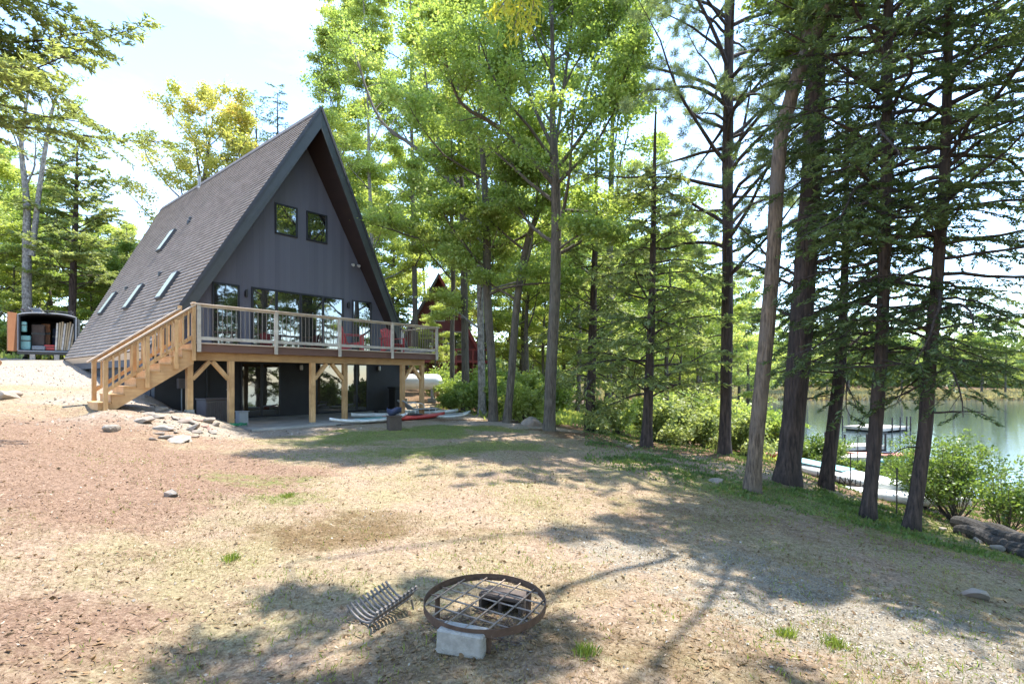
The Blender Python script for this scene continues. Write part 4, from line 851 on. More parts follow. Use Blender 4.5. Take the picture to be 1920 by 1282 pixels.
dock('narrow wooden dock with thin posts nearer the shore', q(1603,28.5), 28.5, R(12), 2.6, 1.2, [(-1.3,-.65),(.1,-.65),(1.3,-.65),(-1.3,.65)], ph=1.0)
dock('weathered dock section at the water edge below the shrubs', q(1592,24.5), 24.6, R(-8), 2.0, 1.1, [(-1,-.6),(1,-.6)], ph=.9)
kayak('coral and orange kayak lying by the water behind the fourth pine trunk', (q(1660,25.5), 25.5, LZ+.05), R(-6), 3.6, .7, M['coral'], H=.30)
kayak('teal kayak floating in front of the coral one', (q(1668,24.6), 24.4, LZ-.02), R(-2), 3.2, .65, M['teal'], H=.25)
kayak('orange-red kayak lying behind the thick pine trunk', (q(1448,20), 20, gz(q(1448,20),20)+.02), R(-5), 3.0, .6, M['coral'], H=.28)
# upturned sailing dinghy with lettering on its side
p0 = Vector((q(1500,15.3), 15.3, 0)); p1 = Vector((q(1632,13.7), 13.7, 0)); ca = (p0+p1)/2; gzz = gz(ca.x, ca.y); an = math.atan2(p1.y-p0.y, p1.x-p0.x)
sb_ = thing('sailboat_hull', 'white and pale teal upturned sailing boat with black lettering between two pine trunks', 'boat', (ca.x+.3, ca.y, gzz), 0, rot=(0, R(4), an))
hb = hull(3.9, 1.15, .34, 30, 12); hb.build('hull', M['hull_white'], sb_, smooth=True)
mb = MB(); mb.box(-1.7,.1,-.36,.36,.345,.356); mb.build('deck_panel', M['teal'], sb_, bevel=.003)
cu = bpy.data.curves.new('lettering', 'FONT'); cu.body = 'PHANTOM'; cu.size = .25; cu.extrude = .004; cu.align_x = 'CENTER'; cu.align_y = 'CENTER'; cu.space_character = 1.1
to = bpy.data.objects.new('lettering', cu); me = bpy.data.meshes.new_from_object(to); bpy.data.objects.remove(to)
lt = link_mesh('lettering', me, M['black_metal'], sb_); lt.location = (.20,-.583,.175); lt.rotation_euler = (R(90), R(180), 0)
kayak('white and teal kayak hull lying on the bank left of the last pine trunk', (q(1672,13.0)+.0, 12.9, gz(q(1672,13.0),12.9)+.0), R(-32), 2.9, .62, M['hull_white'], H=.3, cockpit=False)
for i, (px, d_) in enumerate(((1594,13.2),(1681,10.9),(1608,20))):
    x_ = q(px, d_); z_ = gz(x_, d_); mb = MB(); mb.tube([(x_,d_,z_-.3),(x_+.01,d_,z_+ (.95 if i < 2 else 1.5))], .014, 6); o = mb.build('stake', M['dockpost']); tag(o, ['thin dark stake in front of the lettered boat','thin dark stake beside the last pine trunk','thin pole standing in the shallow water'][i], 'stake')
ll = [((1795,980,9.9),(1960,1030,7.9),.13,'thick grey driftwood log on top of the log pile at the right edge'),((1800,998,9.6),(1950,1052,7.8),.12,'grey log at the front of the log pile at the right edge'),((1830,985,10.1),(1965,1018,8.3),.10,'thinner log at the back of the log pile at the right edge'),((1855,1022,9.0),(1930,1060,7.8),.09,'short dark log under the front of the log pile')]
for a_, b_, r_, lab in ll:
    A_ = Vector(PX(*a_)); B_ = Vector(PX(*b_)); A_.z = max(A_.z, gz(A_.x,A_.y)+r_*.6); B_.z = max(B_.z, gz(B_.x,B_.y)+r_*.6)
    mb = MB(); mb.tube([A_.lerp(B_, t_)+Vector((0,0,.03*math.sin(9*t_+r_*50))) for t_ in np.linspace(0,1,9)], [r_*(1+.1*math.sin(7*i)) for i in range(9)], 12); o = mb.build('driftwood_log', M['log']); tag(o, lab, 'log')
    d_ = (A_-B_).normalized(); mb = MB(); mb.tube([A_-d_*.01, A_+d_*.012], r_*.93, 12); mb.build('cut_end', M['logend'], o)
for i, (px, py, d_, s_) in enumerate(((1812,1000,9.3,.09),(1835,1022,8.8,.08),(1872,1040,8.3,.09),(1768,1003,9.9,.07))):
    x_ = q(px, d_); rock('stone', ['dark red stone at the left end of the log pile','grey stone wedged under the log pile','dark stone under the front log at the right edge','small dark stone in the grass left of the log pile'][i], (x_, d_, gz(x_,d_)), (s_*1.2,s_,s_*.9), 700+i, M['rock_red' if i == 0 else 'rock'], cat='stone')
# utility wire far left is too thin to carry; a dead stump at the tree line
# ------------------------------------------------------------------ trees
class TB:
    """tapered tubes gathered into one mesh"""
    def __init__(s): s.V = []; s.F = []; s.n = 0
    def tube(s, P, r, n=8, rough=0, seed=0):
        P = np.asarray(P, float); r = np.asarray(r, float); k = len(P); T = np.gradient(P, axis=0); T /= np.linalg.norm(T, axis=1)[:,None]+1e-9
        ref = np.array([1., 0, 0]) if abs(T[0,2]) > .8 else np.array([0, 0, 1.])
        A = np.cross(T, ref); A /= np.linalg.norm(A, axis=1)[:,None]+1e-9; B = np.cross(T, A); th = np.arange(n)*2*np.pi/n
        rr = r[:,None]*np.ones(n)
        if rough:
            hh = np.cumsum(np.r_[0, np.linalg.norm(np.diff(P, axis=0), axis=1)])[:,None]
            w_ = hh*.55+seed
            rr = rr*(1+rough*((fbm(th*7/6.2832*1.6+w_*.25, hh*2.2+seed+0*th, 1.0, 3, 3)-.5)*1.2 + .55*np.sin(th*n/4.1+2.2*np.sin(w_*2.3)+seed)*.5))
        v = P[:,None]+A[:,None]*(np.cos(th)[None]*rr)[...,None]+B[:,None]*(np.sin(th)[None]*rr)[...,None]
        i = np.arange((k-1)*n).reshape(k-1, n); j = np.roll(i, -1, 1); f = np.stack([i, j, j+n, i+n], -1).reshape(-1, 4)+s.n
        s.V.append(v.reshape(-1, 3)); s.F.append(f); s.n += k*n
    def build(s, name, m, parent): return mesh_np(name, np.concatenate(s.V), np.concatenate(s.F), m, parent, smooth=True)
def blades(C, N, T, L, W, rg):
    """flat diamond leaves: centre, normal, direction, length, width"""
    T = T-N*(T*N).sum(1)[:,None]; T /= np.linalg.norm(T, axis=1)[:,None]+1e-9; S = np.cross(N, T)
    v = np.stack([C-T*L[:,None]/2, C+S*W[:,None]/2-N*L[:,None]*.06, C+T*L[:,None]/2, C-S*W[:,None]/2-N*L[:,None]*.06], 1).reshape(-1, 3)
    f = np.arange(len(C)*4).reshape(-1, 4); return v, f, np.repeat(rg.random(len(C)), 4)
def unit(a): return a/(np.linalg.norm(a, axis=1)[:,None]+1e-9)
def spray(C, per, rad, flat, size, rg, up=.7, hang=0):
    """leaf clusters round each centre"""
    n = len(C)*per; c = np.repeat(C, per, 0); o = rg.normal(size=(n, 3))*np.array([1,1,flat])*rad*.42; c = c+o; c[:,2] -= hang*np.hypot(o[:,0],o[:,1])
    N = unit(rg.normal(size=(n,3))*(1-up)+np.array([0,0,1.])*up+rg.normal(size=(n,3))*.35); T = unit(rg.normal(size=(n,3))+o)
    L = size*rg.uniform(.5,1.55,n); return c, N, T, L, L*rg.uniform(.55,.8,n)
def smooth_path(P, n):
    P = np.asarray(P, float); t = np.linspace(0, len(P)-1, n); out = []
    for c in range(P.shape[1]):
        # Catmull-Rom
        i = np.clip(np.floor(t).astype(int), 0, len(P)-2); f = t-i; g_ = lambda k: P[np.clip(i+k, 0, len(P)-1), c]
        out.append(.5*((2*g_(0))+(-g_(-1)+g_(1))*f+(2*g_(-1)-5*g_(0)+4*g_(1)-g_(2))*f*f+(-g_(-1)+3*g_(0)-3*g_(1)+g_(2))*f**3))
    return np.stack(out, -1)
def limb(P0, d, L, r, rg, bend=.25, rise=.15, n=7):
    d = np.array(d, float); pts = [np.array(P0, float)]
    for i in range(n-1):
        d = d+rg.normal(size=3)*bend*.35+np.array([0,0,rise*.3]); d /= np.linalg.norm(d); pts.append(pts[-1]+d*L/(n-1))
    return np.array(pts), np.linspace(r, r*.25, n)
def twigs(tb, P, r, rg, nt, lf, cl, depth=1, lift=.25, start=.3, sides=4, tw=.5):
    """side twigs off a limb; cl collects leaf cluster centres"""
    Lm = np.linalg.norm(np.diff(P, axis=0), axis=1).sum()
    for i in range(nt):
        f = start+(1-start)*(i+rg.random())/nt; k = f*(len(P)-1); j = int(min(k, len(P)-2)); p = P[j]+(P[j+1]-P[j])*(k-j); d = P[j+1]-P[j]; d = d/np.linalg.norm(d)
        s = unit(np.cross(d, [0,0,1.])[None]+1e-6)[0]*(1 if i % 2 else -1); v = d*rg.uniform(.3,.8)+s*rg.uniform(.5,1)+np.array([0,0,rg.uniform(-.15,.6)*lift*2]); v /= np.linalg.norm(v)
        L = Lm*lf*(1.1-.6*f)*rg.uniform(.6,1.2); Q, rr = limb(p, v, L, max(r*.35*(1-.5*f), .006), rg, .5, lift, 5); tb.tube(Q, rr, sides)
        if depth > 0: twigs(tb, Q, rr[0], rg, 4, .5, cl, depth-1, lift, .3, 3)
        else: pass
        cl += [Q[2]*.5+Q[3]*.5, Q[3], Q[4]] if depth == 0 else [Q[4], Q[3]]
def broadleaf(name, label, group, path, radii, bark, leafm, z0, nl, Ll, per, rad, size, seed, extra=(), cat='tree', elev=(25,55), depth=1, rough=.12, sides=12, flat=.35, topcl=True, profile=None, loc=None, nt=6, upn=.6, leafs=True):
    rg = np.random.default_rng(seed); path = np.asarray(path, float); base = path[0].copy() if loc is None else np.array(loc)
    root = thing(name, label, cat, tuple(base), 0, group)
    P = smooth_path(path-base, max(12, len(path)*6)); rr = np.interp(np.linspace(0,1,len(P)), np.linspace(0,1,len(radii)), radii)
    h = P[:,2]; rr = rr*(1+.45*np.exp(-np.clip(h,0,9)/.28)); P[0,2] -= .3
    tb = TB(); tb.tube(P, rr, sides, rough, seed); cl = []
    H = P[-1,2]; az = rg.uniform(0,6.28)
    for i in range(nl):
        z = z0+(H-z0)*((i+.5*rg.random())/nl); k = np.argmax(h > z) if (h > z).any() else len(P)-1; p = P[k]; az += 2.4+rg.uniform(-.4,.4); f = (z-z0)/max(H-z0,.1)
        el = R(rg.uniform(*elev)+15*f); L = Ll*(profile(f) if profile else (1.0-.55*f)*(.75+.5*min(1,f*4+.3)))*rg.uniform(.75,1.2)
        d = np.array([math.cos(az)*math.cos(el), math.sin(az)*math.cos(el), math.sin(el)]); Q, q = limb(p, d, L, rr[k]*.42, rg, .3, .18, 8); tb.tube(Q, q, 6); twigs(tb, Q, q[0], rg, nt, .42, cl, depth); cl.append(Q[-1])
    for pts, r0 in extra:
        bare = r0 < 0; r0 = abs(r0)
        Q = smooth_path(np.asarray(pts, float)-base, 12); q = np.linspace(r0, r0*.3, 12); tb.tube(Q, q, 8, rough*.6, seed)
        if bare: continue
        twigs(tb, Q, r0, rg, 9, .34, cl, depth, .3, .35); cl.append(Q[-1])
    tb.build('trunk', bark, root)
    if leafs and cl:
        C = np.array(cl); v, f, a = blades(*spray(C, per, rad, flat, size, rg, upn), rg); mesh_np('crown', v, f, leafm, root, a)
    return root
def conifer(name, label, group, path, radii, bark, leafm, z0, z1, nb, Lb, seed, droop=.25, dens=1.0, nl=.11, nw=.035, cat='tree', rough=.16, sides=14, prof=None, azr=None, tuft=False, dead=0, loc=None, elev=8, topL=.25, detail=1, gap=0):
    rg = np.random.default_rng(seed); path = np.asarray(path, float); base = path[0].copy(); root = thing(name, label, cat, tuple(base if loc is None else loc), 0, group)
    P = smooth_path(path-base, max(14, len(path)*7)); rr = np.interp(np.linspace(0,1,len(P)), np.linspace(0,1,len(radii)), radii); h = P[:,2].copy(); rr = rr*(1+.5*np.exp(-np.clip(h,0,9)/.25)); P[0,2] -= .3
    tb = TB(); tb.tube(P, rr, sides, rough, seed); az = rg.uniform(0,6.28); CC=[];NN=[];TT=[];LL=[];WW=[]
    def along(A, Bv, n):
        t = (np.arange(n)+rg.random(n))/n; return A[None]+(Bv-A)[None]*t[:,None]
    for i in range(nb+dead):
        isdead = i >= nb
        z = rg.uniform(z0*.45, z1*.9) if isdead else z0+(z1-z0)*(i+rg.random())/nb; f = np.clip((z-z0)/(z1-z0), 0, 1)
        p = np.array([np.interp(z, h, P[:,c]) for c in range(3)]); p[2] = z; az += 2.4+rg.uniform(-.5,.5); a_ = az if azr is None else rg.uniform(*azr)
        L = Lb*(prof(f) if prof else (1-f)**.75*(1-topL)+topL)*rg.uniform(.6,1.2); el = R(elev+rg.uniform(-22,22)+16*f)
        d = np.array([math.cos(a_)*math.cos(el), math.sin(a_)*math.cos(el), math.sin(el)])
        if isdead: L *= .55
        n = 9; Q = [p]; dd = d.copy()
        for k in range(n-1): dd = dd+np.array([0,0,-droop*.16])+rg.normal(size=3)*.12; dd /= np.linalg.norm(dd); Q.append(Q[-1]+dd*L/(n-1))
        Q = np.array(Q); r0 = min(.05, .012+.010*L)*(1.3 if tuft else 1); tb.tube(Q, np.linspace(r0, .006, n), 5)
        nt = int((4 if isdead else 7)*max(1,L/1.6)*detail)
        for j in range(nt):
            g_ = .18+.82*(j+rg.random())/nt; k = g_*(n-1); q = int(min(k, n-2)); s0 = Q[q]+(Q[q+1]-Q[q])*(k-q); ds = unit((Q[q+1]-Q[q])[None])[0]; sd_ = unit(np.cross(ds, [0,0,1.])[None])[0]*(1 if j % 2 else -1)
            l = min(.95, L*.42)*(1.15-.75*g_)*rg.uniform(.6,1.2); e = s0+(ds*rg.uniform(.5,.9)+sd_*rg.uniform(.6,1)+np.array([0,0,-.12-droop*.5+rg.normal()*.24]))*l
            m_ = (s0+e)/2+np.array([0,0,.04*l]); tb.tube(np.array([s0,m_,e]), [.007,.005,.003], 3)
            if isdead: continue
            if gap and rg.random() < gap: continue
            if tuft:
                nn_ = int(34*dens); c = np.repeat(np.array([e, m_*.35+e*.65]), nn_, 0); dv = unit(rg.normal(size=(len(c),3))+np.array([0,0,.35])+(e-s0)*.9); Lz = nl*1.5*rg.uniform(.7,1.2,len(c)); CC.append(c+dv*Lz[:,None]*.5); TT.append(dv); NN.append(unit(rg.normal(size=c.shape))); LL.append(Lz); WW.append(np.full(len(c), nw*.38))
            else:
                nn_ = max(5, int(l*42*dens)); c = along(s0*.8+m_*.2, e, nn_); tw = unit((e-s0)[None])[0]; pr = unit(np.cross(tw, [0,0,1.])[None])[0]; sg = np.where(rg.random(nn_) < .5, 1., -1.)[:,None]
                dv = unit(tw[None]*.75+pr[None]*sg*rg.uniform(.3,1.1,(nn_,1))+rg.normal(size=(nn_,3))*.30+np.array([0,0,-.22])); Lz = nl*rg.uniform(.6,1.4,nn_)
                CC.append(c+dv*Lz[:,None]*.5); TT.append(dv); NN.append(unit(np.array([0,0,1.])+rg.normal(size=(nn_,3))*.55)); LL.append(Lz); WW.append(nw*rg.uniform(.7,1.3,nn_))
    tb.build('trunk', bark, root)
    if CC: v, f, a = blades(np.concatenate(CC), np.concatenate(NN), np.concatenate(TT), np.concatenate(LL), np.concatenate(WW), rg); mesh_np('crown', v, f, leafm, root, a)
    return root
def pth(pts, d, dd=0, base=True):
    o = [list(PX(px, py, d+dd*i/max(1,len(pts)-1))) for i, (px, py) in enumerate(pts)]
    if base: o[0][2] = gz(o[0][0], o[0][1])
    return o
# --- the tall trees at the right
P = pth([(1410,922),(1424,760),(1440,600),(1450,480),(1457,350),(1466,250),(1490,160),(1518,80),(1520,40)], 10.5)
T = np.array(P[-1])
oakt = broadleaf('oak_tree', 'tall leaning oak with light brown furrowed bark that forks near the top of the view', None, P, [.145,.14,.138,.135,.132,.13,.13,.125,.11], M['oak_bark'], M['lf_maple'], 8.6, 2, 1.2, 30, .30, .10, 21,
    extra=[(pth([(1518,85),(1508,40),(1496,0),(1470,-120),(1400,-420)], 10.5, 1, False), .11), ([(6.2,11.0,6.6),(5.4,9.0,8.6),(4.2,7.0,9.2),(3.0,5.6,8.7),(2.1,4.8,8.2)], .05), ([(4.2,7.0,9.2),(3.4,5.2,8.6),(2.7,4.0,8.2)], .03), ([(5.0,9.4,8.6),(3.6,8.2,8.9),(2.2,7.2,8.6),(1.3,6.5,8.3)], .05), ([(3.6,8.2,8.9),(2.8,6.8,9.3),(1.9,6.0,9.0)], .04), (pth([(1520,82),(1545,30),(1562,-10),(1600,-160),(1690,-420)], 10.5, -1.5, False), .12), (pth([(1400,-420),(1250,-520),(1120,-420),(1010,-200),(965,-25)], 11.5, -4.6, False), -.028)], sides=22, rough=.10, depth=1)
rg_ = np.random.default_rng(3); tb_ = TB(); cl_ = []; ob_ = np.array(oakt.location)
for a_, b_ in ((PX(975,-60,6.6), PX(925,35,6.3)), (PX(985,-70,6.6), PX(960,62,6.3)), (PX(1000,-60,6.7), PX(990,55,6.4)), (PX(960,-60,6.8), PX(945,15,6.7))):
    Q_ = smooth_path(np.array([a_, tuple((np.array(a_)+np.array(b_))/2+np.array([.05,.05,.06])), b_])-ob_, 7); tb_.tube(Q_, np.linspace(.012,.003,7), 5); cl_ += list(Q_[2:])
C_ = np.array(cl_); n_l = 16; c_ = np.repeat(C_, n_l, 0)+rg_.normal(size=(len(C_)*n_l,3))*.075; T_ = unit(rg_.normal(size=c_.shape)*.5+np.array([0,0,-1.]))
tb_.build('hanging_twigs', M['oak_bark'], oakt); v, f, a = blades(c_, unit(rg_.normal(size=c_.shape)), T_, .13*rg_.uniform(.7,1.3,len(c_)), .032*rg_.uniform(.7,1.3,len(c_)), rg_); lo_ = mesh_np('young_leaves', v, f, M['lf_gold'], oakt, a); lo_['label'] = 'golden young leaves hanging into the top of the view'
conifer('pine_tree', 'thickest dark pine trunk with ridged bark right of the leaning oak', None, pth([(1475,905),(1490,760),(1503,600),(1513,450),(1524,300),(1529,150),(1534,0),(1538,-300),(1541,-560)], 12), [.245,.24,.235,.225,.21,.20,.185,.14,.06], M['pine_bark'], M['lf_hemlock'], 3.4, 15, 58, 3.0, 22, droop=.30, dens=2.2, sides=26, rough=.14, dead=12, azr=(-1.2,2.2), nl=.11, nw=.034, gap=.2)
conifer('hemlock_tree', 'slim dark hemlock between the thickest pine and the next trunk, with low hanging sprays', None, pth([(1548,915),(1562,800),(1575,690),(1582,560),(1586,420),(1588,250),(1590,60)], 12.3), [.135,.135,.125,.09,.065,.045,.02], M['pine_bark'], M['lf_hemlock'], 2.6, 8.4, 56, 2.4, 23, droop=.55, dens=2.0, nl=.13, nw=.048, sides=18, dead=3)
conifer('hemlock_tree', 'straight brown hemlock trunk next to the rightmost trunk, in front of the white kayak', None, pth([(1628,972),(1637,860),(1646,740),(1655,600),(1660,400),(1665,100),(1668,-200),(1671,-480)], 9.7), [.11,.11,.108,.10,.09,.08,.07,.03], M['pine_bark'], M['lf_hemlock'], 2.9, 11.3, 80, 2.7, 24, droop=.34, dens=2.4, nl=.10, nw=.028, gap=.14, detail=1.35, sides=20, dead=8, prof=lambda f: min(.55+1.3*f, 1.15)*(1-.5*max(0,f-.5)))
conifer('hemlock_tree', 'rightmost of the tall trunks, leaning right with a slight kink near its foot', None, pth([(1708,992),(1722,900),(1735,800),(1742,700),(1752,580),(1768,380),(1776,180),(1782,-100),(1786,-450)], 9.2), [.105,.105,.105,.10,.095,.085,.07,.06,.03], M['pine_bark'], M['lf_hemlock'], 2.6, 10.6, 80, 2.7, 25, droop=.36, dens=2.4, nl=.10, nw=.028, gap=.14, detail=1.35, sides=20, dead=6, prof=lambda f: min(.55+1.3*f, 1.15)*(1-.5*max(0,f-.5)))
conifer('white_pine', 'straight tall pine with airy needle tufts standing left of the leaning oak', None, pth([(1358,852),(1362,700),(1364,520),(1364,350),(1366,150),(1368,-50),(1370,-250)], 15), [.16,.155,.15,.145,.135,.12,.06], M['pine_bark'], M['lf_pine'], 5.0, 14, 42, 4.2, 26, droop=.12, dens=1.7, sides=18, dead=8, tuft=True, nl=.15, nw=.034, elev=22, prof=lambda f: .8+.3*math.sin(f*3.1), detail=.9)
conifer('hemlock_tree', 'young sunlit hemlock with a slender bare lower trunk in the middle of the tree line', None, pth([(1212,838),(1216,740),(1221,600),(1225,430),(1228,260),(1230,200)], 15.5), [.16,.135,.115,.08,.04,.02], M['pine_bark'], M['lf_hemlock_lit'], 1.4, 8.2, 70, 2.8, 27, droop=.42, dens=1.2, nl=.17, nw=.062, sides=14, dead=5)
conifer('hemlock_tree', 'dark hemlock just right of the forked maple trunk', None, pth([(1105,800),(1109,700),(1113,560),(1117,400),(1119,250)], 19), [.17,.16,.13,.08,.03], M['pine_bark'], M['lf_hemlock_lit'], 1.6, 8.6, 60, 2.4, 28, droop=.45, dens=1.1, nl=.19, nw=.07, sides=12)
# --- maples and other broadleaved trees behind the lawn
broadleaf('maple_tree', 'large forked maple with tan-grey trunk at the lawn edge in the centre', None, pth([(1030,808),(1033,700),(1040,560),(1043,420),(1040,310),(1036,220),(1036,120),(1034,0),(1031,-60)], 16.6), [.175,.18,.172,.16,.14,.10,.075,.05,.02], M['maple_bark'], M['lf_maple'], 5.2, 20, 4.4, 30, .55, .095, 131,
    extra=[(pth([(1038,345),(990,290),(930,235),(870,200),(845,150),(832,90)], 16.6, -2.5, False), .085), (pth([(1036,275),(1005,210),(985,150),(975,60),(960,-60)], 16.6, 1.5, False), .07), (pth([(1042,320),(1080,270),(1115,220),(1160,170),(1190,90)], 16.6, -2, False), .07), (pth([(1038,300),(1052,200),(1068,80),(1080,-40)], 16.6, 1, False), .07), (pth([(1044,470),(1090,440),(1140,445)], 16.6, -2, False), .04)], sides=16, elev=(18,50))
broadleaf('maple_tree', 'leaning grey maple trunk curving right behind the forked maple', None, pth([(950,785),(960,690),(968,580),(985,470),(1010,395),(1032,335)], 19), [.14,.14,.135,.12,.09,.04], M['maple_bark'], M['lf_maple'], 4.0, 7, 3.0, 40, .55, .10, 32, sides=12)
broadleaf('maple_tree', 'straight brown maple trunk left of the leaning grey maple', None, pth([(925,782),(922,680),(914,560),(913,440),(908,330),(900,200),(898,40)], 19.5), [.16,.16,.155,.145,.12,.08,.02], M['maple_bark'], M['lf_maple'], 4.2, 16, 3.6, 30, .58, .105, 33, sides=14, elev=(0,35))
broadleaf('beech_tree', 'smooth pale grey trunk just left of the straight brown maple', None, pth([(904,768),(902,660),(900,540),(898,400),(893,250)], 22), [.16,.15,.13,.11,.05], M['grey_bark'], M['lf_lime'], 3.0, 9, 3.6, 42, .55, .11, 34, sides=12, elev=(-5,25))
broadleaf('maple_tree', 'dark maple with a long limb sweeping left toward the house gable', None, pth([(873,742),(872,640),(870,520),(868,420),(866,355),(862,300),(860,180),(858,0)], 24), [.19,.17,.16,.15,.13,.09,.06,.02], M['maple_bark'], M['lf_maple'], 5.5, 15, 3.6, 30, .62, .12, 35,
    extra=[(pth([(866,362),(815,310),(770,270),(725,240),(695,190),(672,120),(650,60)], 24, 5, False), .12), (pth([(864,350),(835,290),(815,240),(800,160),(790,60)], 24, 2, False), .09)], sides=12, elev=(0,40))
broadleaf('maple_tree', 'slim trunk in front of the red cabin', None, pth([(848,738),(848,620),(850,520),(846,380),(840,200)], 27), [.13,.12,.11,.08,.03], M['maple_bark'], M['lf_maple'], 6.0, 10, 3.8, 36, .6, .13, 36, sides=10)
broadleaf('birch_tree', 'pale birch standing behind the right roof slope', None, pth([(705,705),(700,560),(696,420),(692,320),(690,200),(685,60),(680,-20)], 40), [.16,.15,.14,.12,.09,.06,.02], M['grey_bark'], M['lf_lime'], 6.5, 22, 5.2, 36, .68, .14, 37, sides=10, elev=(5,50))
broadleaf('poplar_tree', 'tall yellow-green tree whose crown rises above the ridge of the house', None, pth([(640,690),(640,400),(636,250),(632,100),(628,10)], 46), [.24,.20,.16,.10,.03], M['grey_bark'], M['lf_lime'], 9.0, 22, 5.2, 36, .75, .16, 38, sides=10, elev=(10,55))
broadleaf('maple_tree', 'broad green maple filling the gap between the gable and the long limb', None, pth([(780,720),(778,560),(775,420),(772,250),(770,40),(766,-60)], 40), [.22,.20,.17,.13,.08,.02], M['maple_bark'], M['lf_lime'], 8.0, 18, 5.4, 28, .72, .16, 39, sides=10, elev=(0,45))
broadleaf('maple_tree', 'green maple behind the dark hemlock with its crown reaching the top of the view', None, pth([(1140,770),(1142,560),(1146,350),(1150,150),(1152,-80)], 27), [.2,.18,.14,.09,.03], M['maple_bark'], M['lf_maple'], 5.0, 16, 5.0, 28, .62, .13, 40, sides=10, elev=(5,45))
# --- trees behind the house and at the left
broadleaf('oak_tree', 'oak with yellow and orange spring leaves standing just behind the roof', None, pth([(375,600),(378,400),(384,330),(392,270),(400,215)], 41), [.24,.2,.16,.1,.03], M['maple_bark'], M['lf_yellow'], 6.5, 17, 5.8, 17, .60, .17, 41, sides=10, elev=(22,68), flat=.8, nt=5)
broadleaf('oak_tree', 'second yellow-leaved oak behind the upper roof, right of the first', None, pth([(455,600),(458,400),(455,320),(452,238)], 44), [.22,.18,.12,.03], M['maple_bark'], M['lf_yellow'], 9, 13, 4.2, 16, .60, .18, 42, sides=8, elev=(28,65), flat=.8, nt=5)
conifer('spruce_tree', 'dark pointed conifer top right of the yellow oaks', None, pth([(482,600),(482,400),(480,195)], 46), [.2,.14,.02], M['pine_bark'], M['lf_hemlock'], 8, 24, 60, 3.2, 43, droop=.3, dens=.5, nl=.2, nw=.08, sides=8)
conifer('spruce_tree', 'dark conifer top rising just left of the roof apex', None, pth([(522,600),(522,400),(520,175)], 44), [.2,.14,.02], M['pine_bark'], M['lf_hemlock'], 8, 24, 60, 3.0, 44, droop=.3, dens=.5, nl=.2, nw=.08, sides=8)
broadleaf('bare_tree', 'almost leafless grey tree with two forked stems above the trailer', None, pth([(52,600),(50,480),(50,380),(40,280),(46,220),(58,140)], 31), [.26,.22,.17,.12,.09,.03], M['grey_bark'], M['lf_lime'], 9.5, 8, 3.4, 5, .3, .10, 45, extra=[(pth([(60,480),(72,370),(88,260),(100,200),(120,150)], 31, 0, False), .16), (pth([(88,260),(120,215),(150,190)], 31, 0, False), .06), (pth([(52,300),(25,240),(5,200)], 31, 0, False), .06)], sides=10, elev=(35,65))
conifer('pine_tree', 'pine with flat layered branches standing alone behind the trailer', None, pth([(133,640),(137,520),(142,400),(144,320),(145,268)], 33), [.22,.19,.14,.08,.03], M['pine_bark'], M['lf_hemlock_lit'], 4.4, 13.6, 60, 4.2, 46, droop=.05, dens=1.3, nl=.24, nw=.09, sides=10, elev=10, dead=8)
# near hemlock just outside the left edge whose branches hang into the view
conifer('hemlock_tree', 'hemlock branches hanging into the top left corner from a trunk beyond the left edge', None, [(-12.6,8.6,gz(-12.6,8.6)),(-12.5,8.7,3),(-12.4,8.8,7),(-12.3,8.9,13)], [.3,.27,.22,.12], M['pine_bark'], M['lf_hemlock_lit'], 5.2, 9.6, 44, 5.5, 47, droop=.20, dens=2.6, nl=.12, nw=.034, azr=(-.40,.30), prof=lambda f: 1.0, elev=4, detail=1.7)
# unseen trees, added to shade the lawn and fill the window reflections
# --- the wood behind: individuals copied from a few of each kind
def proto_set():
    S = []
    for i, (lm, h) in enumerate((('lf_maple',16),('lf_lime',15),('lf_maple',12),('lf_lime',18))):
        S.append(broadleaf('maple_tree', 'x', None, [(0,0,0),(.2,.1,h*.4),(.1,-.2,h*.7),(0,0,h)], [.2,.16,.1,.02], M['maple_bark'], M[lm], h*(.16 if i%2 else .36), 15, 4.4, 22, .80, .165, 60+i, sides=7, elev=(-5,40), depth=1, nt=5))
    for i, (lm, h) in enumerate((('lf_hemlock_lit',17),('lf_hemlock',15),('lf_hemlock_lit',12))):
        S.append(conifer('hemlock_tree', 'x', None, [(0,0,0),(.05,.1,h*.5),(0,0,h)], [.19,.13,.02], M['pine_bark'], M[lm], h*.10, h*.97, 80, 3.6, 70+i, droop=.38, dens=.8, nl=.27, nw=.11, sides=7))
    return S
PR = proto_set()
def place(pi, x, y, s, rz_, label, group, used=set()):
    o = PR[pi]
    if pi in used: o = copy_tree(o)
    used.add(pi); o.location = (x, y, gz(x, y)-.1); o.scale = (s,)*3; o.rotation_euler = (0,0,rz_); o['label'] = label
    if group: o['group'] = group
    elif 'group' in o: del o['group']
LB = ['green maple in the wood behind the tree line', 'lime green maple in the wood behind the tree line', 'low green maple in the wood behind the tree line', 'tall lime green tree in the wood behind the tree line', 'sunlit hemlock in the wood behind the tree line', 'dark hemlock in the wood behind the tree line', 'small hemlock in the wood behind the tree line']
LBL = [a.replace('in the wood behind the tree line', 'in the wood left of the house') for a in LB]
wr_ = np.random.default_rng(77)
rows = []
# left wood, 36-60 m away
for px, d, pi, s in ((-40,34,1,.80),(-90,30,1,.8),(10,40,1,.85),(60,44,3,.8),(100,42,2,1.0),(150,45,4,.72),(185,41,1,.7),(215,46,1,.75),(245,42,6,.85),(275,47,3,.62),(300,52,5,.8),(30,50,3,.85),(125,52,3,.72),(200,54,1,.8),(-20,47,3,.95),(340,52,0,.9),(240,38,2,.62),(80,37,2,.62),(165,36,2,.5),(10,35,1,.6),(60,58,1,1.1),(330,60,3,.9),(-60,42,0,1.0),(-130,36,5,1.0)):
    rows.append((px, d, pi, s, 0))
